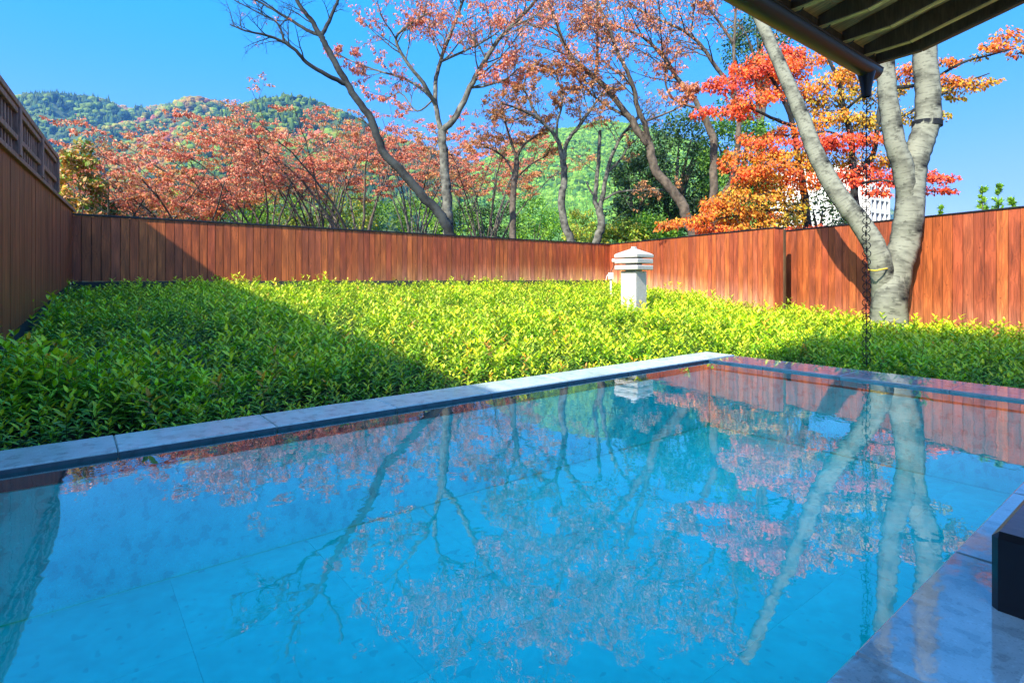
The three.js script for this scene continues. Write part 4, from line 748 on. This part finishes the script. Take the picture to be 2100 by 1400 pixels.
// maple: limbs with flat pads of leaves
function pads(T, list, depth, leaf, dens) {
  const all = []; for (const [a, b, w, h, p, z = 0] of list) { all.push([a, b, w * 0.8, h, p, z]); if (w > 30) for (let k = 0; k < 2; k++) all.push([a + (T.r() - 0.5) * 2.2 * w, b + (T.r() - 0.5) * 2.4 * h, w * (0.25 + 0.25 * T.r()), h * 0.8, p, z + (T.r() - 0.5) * 0.8]); }
  for (const [px, py, hw, hh, pal, dz = 0] of all) {
    const d = depth + dz, c = Q(px, py, d), rx = hw * d / F * K, ry = hh * d / F * K, n = Math.round(dens * hw * hh / 10);
    const tw = Math.max(3, Math.round(hw / 9));
    for (let k = 0; k < tw; k++) { const a = T.r() * 6.28, e = V(c.x + Math.cos(a) * rx * 0.9, c.y + (T.r() - 0.5) * ry, c.z + Math.sin(a) * rx * 0.8); T.wood.tube(smooth([c.clone().add(V((T.r() - 0.5) * rx * 0.4, -ry * 0.8, 0)), c.clone().lerp(e, 0.5), e], 2), (f) => 0.012 * (1 - 0.7 * f), 4, false); }
    const tone = 0.85 + 0.35 * T.r();
    for (let k = 0; k < n; k++) {
      const a = T.r() * 6.28, q = Math.sqrt(T.r()), sheetY = (a + px > 0 ? Math.cos(a + px) * 0.8 * q : 0) + (fbm(c.x * 3 + Math.cos(a) * q * 3, c.z * 3 + Math.sin(a) * q * 3, 7, 2) - 0.45) * 1.5, p = V(c.x + Math.cos(a) * q * rx, c.y + ry * (sheetY + (T.r() + T.r() - 1) * 1.1) * (1.35 - 0.6 * q), c.z + Math.sin(a) * q * rx * 0.8);
      const dl = V(Math.cos(a), -0.55 - T.r(), Math.sin(a)).add(randDir(T.r).multiplyScalar(0.7)).normalize(), ll = leaf * (0.6 + 0.7 * T.r());
      T.leaves.leaf(p, dl, randDir(T.r).add(V(0, 0.8, 0)), ll, ll * 0.62, pick(T.r, pal).map((x) => x * tone));
    }
  }
}
limbTree('maple_tree', 'large maple with flat layers of scarlet, orange and golden leaves', 'tree', null, 17.5, [
  { pts: [[1765, 500], [1758, 440], [1754, 411], [1750, 339], [1743, 268], [1729, 214], [1721, 171], [1700, 120]], w: [10, 3] },
  { pts: [[1660, 500, 0.8], [1655, 450, 0.8], [1650, 400, 0.7], [1640, 330, 0.6], [1625, 250, 0.4], [1600, 190, 0.2], [1570, 140]], w: [10, 3], trunk: 1 },
  { pts: [[1752, 360], [1790, 320], [1800, 260], [1810, 200], [1850, 150]], w: [6, 2.5], trunk: 1 },
  { pts: [[1642, 340, 0.6], [1590, 330, 0.2], [1540, 350], [1490, 380]], w: [4, 1.5] }, { pts: [[1630, 260, 0.4], [1580, 240, 0.2], [1530, 220], [1480, 225]], w: [4, 1.5] },
  { pts: [[1655, 440, 0.8], [1590, 430, 0.3], [1520, 440], [1430, 455]], w: [4, 1.2] }, { pts: [[1745, 290], [1700, 270, -0.3], [1660, 275, -0.5]], w: [3, 1.2] },
  { pts: [[1800, 270], [1850, 240, -0.5], [1920, 200, -0.8], [1990, 165, -1], [2030, 150, -1]], w: [4, 1] }, { pts: [[1825, 180, 0], [1900, 170, -0.5], [1970, 130, -0.9], [2040, 110, -1.2], [2100, 95, -1.5]], w: [4, 1] },
  { pts: [[1752, 380], [1800, 370, -0.5], [1870, 375, -0.8], [1940, 365, -1]], w: [3.5, 1] }, { pts: [[1735, 225], [1770, 190, -0.4], [1790, 150, -0.6]], w: [3, 1.2] },
], { ...cherrySp }, darkBark, 31, (T) => {
  const S = PAL.scarlet, O = PAL.orange, G = PAL.gold, SO = [...S.slice(0, 2), ...O.slice(0, 2)], OG = [...O.slice(0, 2), ...G.slice(0, 3)];
  pads(T, [
    [1545, 150, 55, 20, S], [1600, 112, 55, 16, S, 0.5], [1575, 130, 60, 18, SO], [1505, 180, 52, 18, S], [1485, 228, 55, 13, S], [1545, 205, 62, 16, SO, -0.3], [1620, 150, 55, 20, SO, 0.6], [1660, 120, 45, 18, O, 0.8],
    [1690, 165, 55, 20, OG], [1650, 195, 62, 18, O, 0.3], [1720, 205, 50, 16, G], [1760, 160, 50, 18, OG, 0.4], [1800, 195, 45, 16, G, 0.2], [1690, 245, 55, 15, OG], [1750, 250, 55, 16, G], [1800, 240, 40, 14, G, 0.4],
    [1560, 285, 60, 14, SO], [1620, 268, 55, 14, O, 0.4], [1660, 290, 60, 13, S, -0.3], [1725, 287, 60, 14, S, -0.4], [1790, 285, 45, 13, SO, -0.2], [1530, 318, 60, 13, O], [1590, 320, 55, 14, OG], [1570, 345, 70, 14, O, -0.4], [1510, 345, 45, 12, SO],
    [1640, 335, 50, 14, OG], [1700, 325, 55, 15, G, 0.3], [1770, 330, 55, 15, OG, 0.2], [1650, 365, 55, 12, SO, -0.5], [1740, 355, 60, 14, S, 0.1], [1790, 365, 50, 12, S, -0.2], [1545, 375, 70, 14, OG], [1600, 385, 60, 14, O, 0.2], [1540, 405, 75, 15, OG, -0.3],
    [1610, 418, 60, 14, G, 0.2], [1480, 420, 55, 13, O], [1420, 448, 55, 11, O, -0.3], [1500, 440, 60, 14, OG], [1560, 440, 60, 14, O, 0.3], [1370, 462, 32, 8, O, -0.4], [1460, 465, 65, 11, SO], [1540, 462, 60, 13, OG], [1610, 455, 45, 14, G], [1660, 468, 60, 9, S, -0.6],
    [1870, 150, 40, 14, O, -0.3], [1930, 125, 32, 10, O, -0.8], [1950, 165, 42, 9, O, -0.8], [1990, 175, 48, 8, OG, -1], [2030, 168, 30, 6, OG, -1], [1920, 190, 40, 9, G, -0.6], [1870, 235, 42, 11, G, -0.4], [1930, 235, 25, 9, G, -0.6],
    [2065, 70, 34, 9, O, -1.2], [2045, 95, 36, 8, O, -1.2], [2090, 105, 25, 7, O, -1.4], [2010, 115, 26, 6, G, -1], [1895, 355, 40, 7, S, -0.8], [1940, 366, 34, 6, S, -1], [1915, 388, 34, 7, S, -0.9], [1830, 375, 40, 8, S, -0.4], [1800, 395, 35, 7, S, -0.5],
  ], 17.5, 0.080, 6.0);
});

// twin-trunk cherry close to the right fence
{
  const d = 11.1;
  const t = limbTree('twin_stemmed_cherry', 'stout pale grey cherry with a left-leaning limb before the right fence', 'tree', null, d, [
    { pts: [[1826, 760, 0.25], [1826, 700, 0.25], [1827, 650, 0.2], [1832, 600, 0.08], [1840, 550, 0.05], [1855, 500, 0.05], [1863, 450], [1867, 400], [1871, 360], [1878, 325], [1890, 290], [1902, 255], [1905, 214], [1901, 161], [1897, 110], [1896, 40], [1900, -40]], w: [1, 1] },
    { pts: [[1818, 720, 0.25], [1815, 650, 0.2], [1812, 590, 0.06], [1807, 545, 0.0], [1792, 500, 0.06], [1765, 456, 0.2], [1736, 421, 0.35], [1707, 378, 0.5], [1682, 332, 0.65], [1664, 290, 0.78], [1648, 246, 0.9], [1629, 200, 1.0], [1608, 150, 1.1], [1584, 96, 1.25], [1558, 39, 1.4], [1528, -30, 1.6]], w: [1, 1], trunk: 1 },
    { pts: [[1868, 430, -0.02], [1862, 393, -0.04], [1853, 343, -0.08], [1839, 304, -0.1], [1829, 250, -0.1], [1821, 196, -0.1], [1817, 139, -0.1], [1812, 60, -0.1], [1800, -40, -0.1]], w: [1, 1], trunk: 1 },
    { pts: [[1824, 780, 0], [1824, 720, 0], [1824, 660, 0], [1825, 610, -0.03], [1828, 560, 0.1], [1832, 520, 0.35]], w: [1, 1], trunk: 1 },
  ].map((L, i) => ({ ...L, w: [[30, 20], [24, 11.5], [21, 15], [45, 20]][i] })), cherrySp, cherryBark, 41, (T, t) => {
    const g = new MB(true), col = [0.5, 0.36, 0.02], P = [Q(1782, 553, d - 0.05), Q(1796, 554.5, d - 0.30), Q(1812, 551.5, d - 0.30), Q(1824, 550, d - 0.12)];
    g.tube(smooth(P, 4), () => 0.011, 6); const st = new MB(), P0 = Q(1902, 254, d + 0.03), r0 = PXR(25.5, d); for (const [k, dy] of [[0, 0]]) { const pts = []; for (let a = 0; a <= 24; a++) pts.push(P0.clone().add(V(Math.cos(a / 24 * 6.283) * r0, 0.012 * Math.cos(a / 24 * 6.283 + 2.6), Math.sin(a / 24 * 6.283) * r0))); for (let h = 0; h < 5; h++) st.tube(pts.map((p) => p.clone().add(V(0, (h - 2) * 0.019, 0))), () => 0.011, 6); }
    part('shadow_band', st.geo(), new THREE.MeshStandardMaterial({ color: rgb(0.012, 0.016, 0.022), roughness: 0.8 }), t);  // shadow across the stem, modelled as an added dark ring
    part('yellow_string', g.geo(), new THREE.MeshStandardMaterial({ color: rgb(0.75, 0.55, 0.05), roughness: 0.7 }), t);
  });
}

// young conifers whose tips show over the right fence
function conifer(px, py, d, half, label, seed) {
  const r = rngOf(seed), base = Q(px, HZ, d).setY(-0.5 * K), t = thing('young_conifer', base, label, 'tree', 'young conifers behind the right fence'), top = Q(px, py, d), wood = new MB(), lv = new MB(true);
  wood.tube([base, base.clone().lerp(top, 0.5), top], (f) => 0.03 * (1.05 - f), 6);
  const H = top.y - base.y, R = half * d / F * K;
  for (let k = 0; k < 60; k++) {
    const f = 1 - Math.pow(r(), 1.3) * 0.55, p = base.clone().lerp(top, f), a = r() * 6.28, L = R * (0.25 + 1.9 * (1 - f)) * (0.7 + 0.6 * r()), dir = V(Math.cos(a), 1.1, Math.sin(a)).normalize(), e = p.clone().addScaledVector(dir, L);
    wood.tube([p, e], (q) => 0.006 * (1 - 0.7 * q), 3, false);
    for (let q = 0; q < 26; q++) { const s = r(), c = p.clone().lerp(e, 0.15 + 0.85 * s), dl = dir.clone().add(randDir(r).multiplyScalar(0.8)).normalize(); lv.leaf(c, dl, randDir(r), 0.055 * (0.6 + r()), 0.02, pick(r, PAL.fresh)); }
  }
  part('trunk', wood.geo(), brownBark, t); const c = part('crown', lv.geo(), leafMat, t); c.userData.kind = 'stuff';
}
conifer(2016, 388, 12.6, 20, 'small green conifer tip left of the tallest over the right fence', 601);
conifer(2048, 383, 12.2, 22, 'tallest green conifer tip over the right fence', 602);
conifer(2076, 408, 12.0, 14, 'lowest conifer tip at the right end of the fence', 603);
conifer(1930, 425, 15, 8, 'faint thin conifer tip just right of the twin trunk', 604);

// white apartment block far behind the maple
{
  const d0 = 95, b = thing('apartment_block', Q(1790, HZ, d0).setY(-0.4), 'white multi-storey building with rows of windows half hidden by the maple', 'building'), wm = new THREE.MeshStandardMaterial({ color: rgb(0.80, 0.76, 0.68), roughness: 0.85 });
  const gm = new THREE.MeshPhysicalMaterial({ color: rgb(0.10, 0.13, 0.18), roughness: 0.1 }), fr = new THREE.MeshStandardMaterial({ color: rgb(0.55, 0.55, 0.55), roughness: 0.6 });
  const c1 = Q(1783, HZ, d0).setY(0), eR = V(0.85, 0, -0.53).normalize(), eL = V(-0.70, 0, -0.71).normalize(), hT = Q(1783, 372, d0).y, LR = 5.4, LL = 13;
  // front with windows: piers and bands with openings
  const rows = 5, cols = 4, nF = V(-eR.z, 0, eR.x); if (nF.z < 0) nF.negate();
  const y0 = hT - 0.7, rh = 1.75, cw = LR / cols;
  part('wall', block(c1.clone().addScaledVector(eR, LR / 2).setY((hT - 0.4) / 2).addScaledVector(nF, -0.25), eR, UP, nF, LR, hT + 0.4, 0.1, 0.02), wm, b);
  for (let k = 0; k <= cols; k++) part('pier', block(c1.clone().addScaledVector(eR, k * cw + (k === 0 ? 0.15 : k === cols ? -0.15 : 0)).setY((hT - 0.4) / 2), eR, UP, nF, 0.3, hT + 0.4, 0.4, 0.02), wm, b);
  for (let j = 0; j <= rows; j++) part('band', block(c1.clone().addScaledVector(eR, LR / 2).setY(j === 0 ? hT - 0.35 : y0 - j * rh + 0.28), eR, UP, nF, LR - 0.1, j === 0 ? 0.72 : 0.56, 0.36, 0.02), wm, b);
  for (let j = 0; j < rows; j++) for (let k = 0; k < cols; k++) { const w = part('window', block(c1.clone().addScaledVector(eR, (k + 0.5) * cw).setY(y0 - (j + 0.36) * rh + 0.05).addScaledVector(nF, -0.12), eR, UP, nF, cw - 0.3, rh - 0.56, 0.05, 0.01), gm, b); part('frame', block(c1.clone().addScaledVector(eR, (k + 0.5) * cw).setY(y0 - (j + 0.36) * rh + 0.05).addScaledVector(nF, -0.07), eR, UP, nF, 0.07, rh - 0.56, 0.05, 0.01), fr, w); }
  const nS = V(eL.z, 0, -eL.x); if (nS.x > 0) nS.negate();
  const hS = hT + 2.6;
  part('side_wall', block(c1.clone().addScaledVector(eL, LL / 2).setY(hS / 2), eL, UP, nS, LL, hS, 0.5, 0.02), wm, b);
  part('parapet', block(c1.clone().addScaledVector(eL, LL / 2).setY(hS + 0.08), eL, UP, nS, LL + 0.2, 0.18, 0.7, 0.02), fr, b);
}
renderer.render(scene, camera);
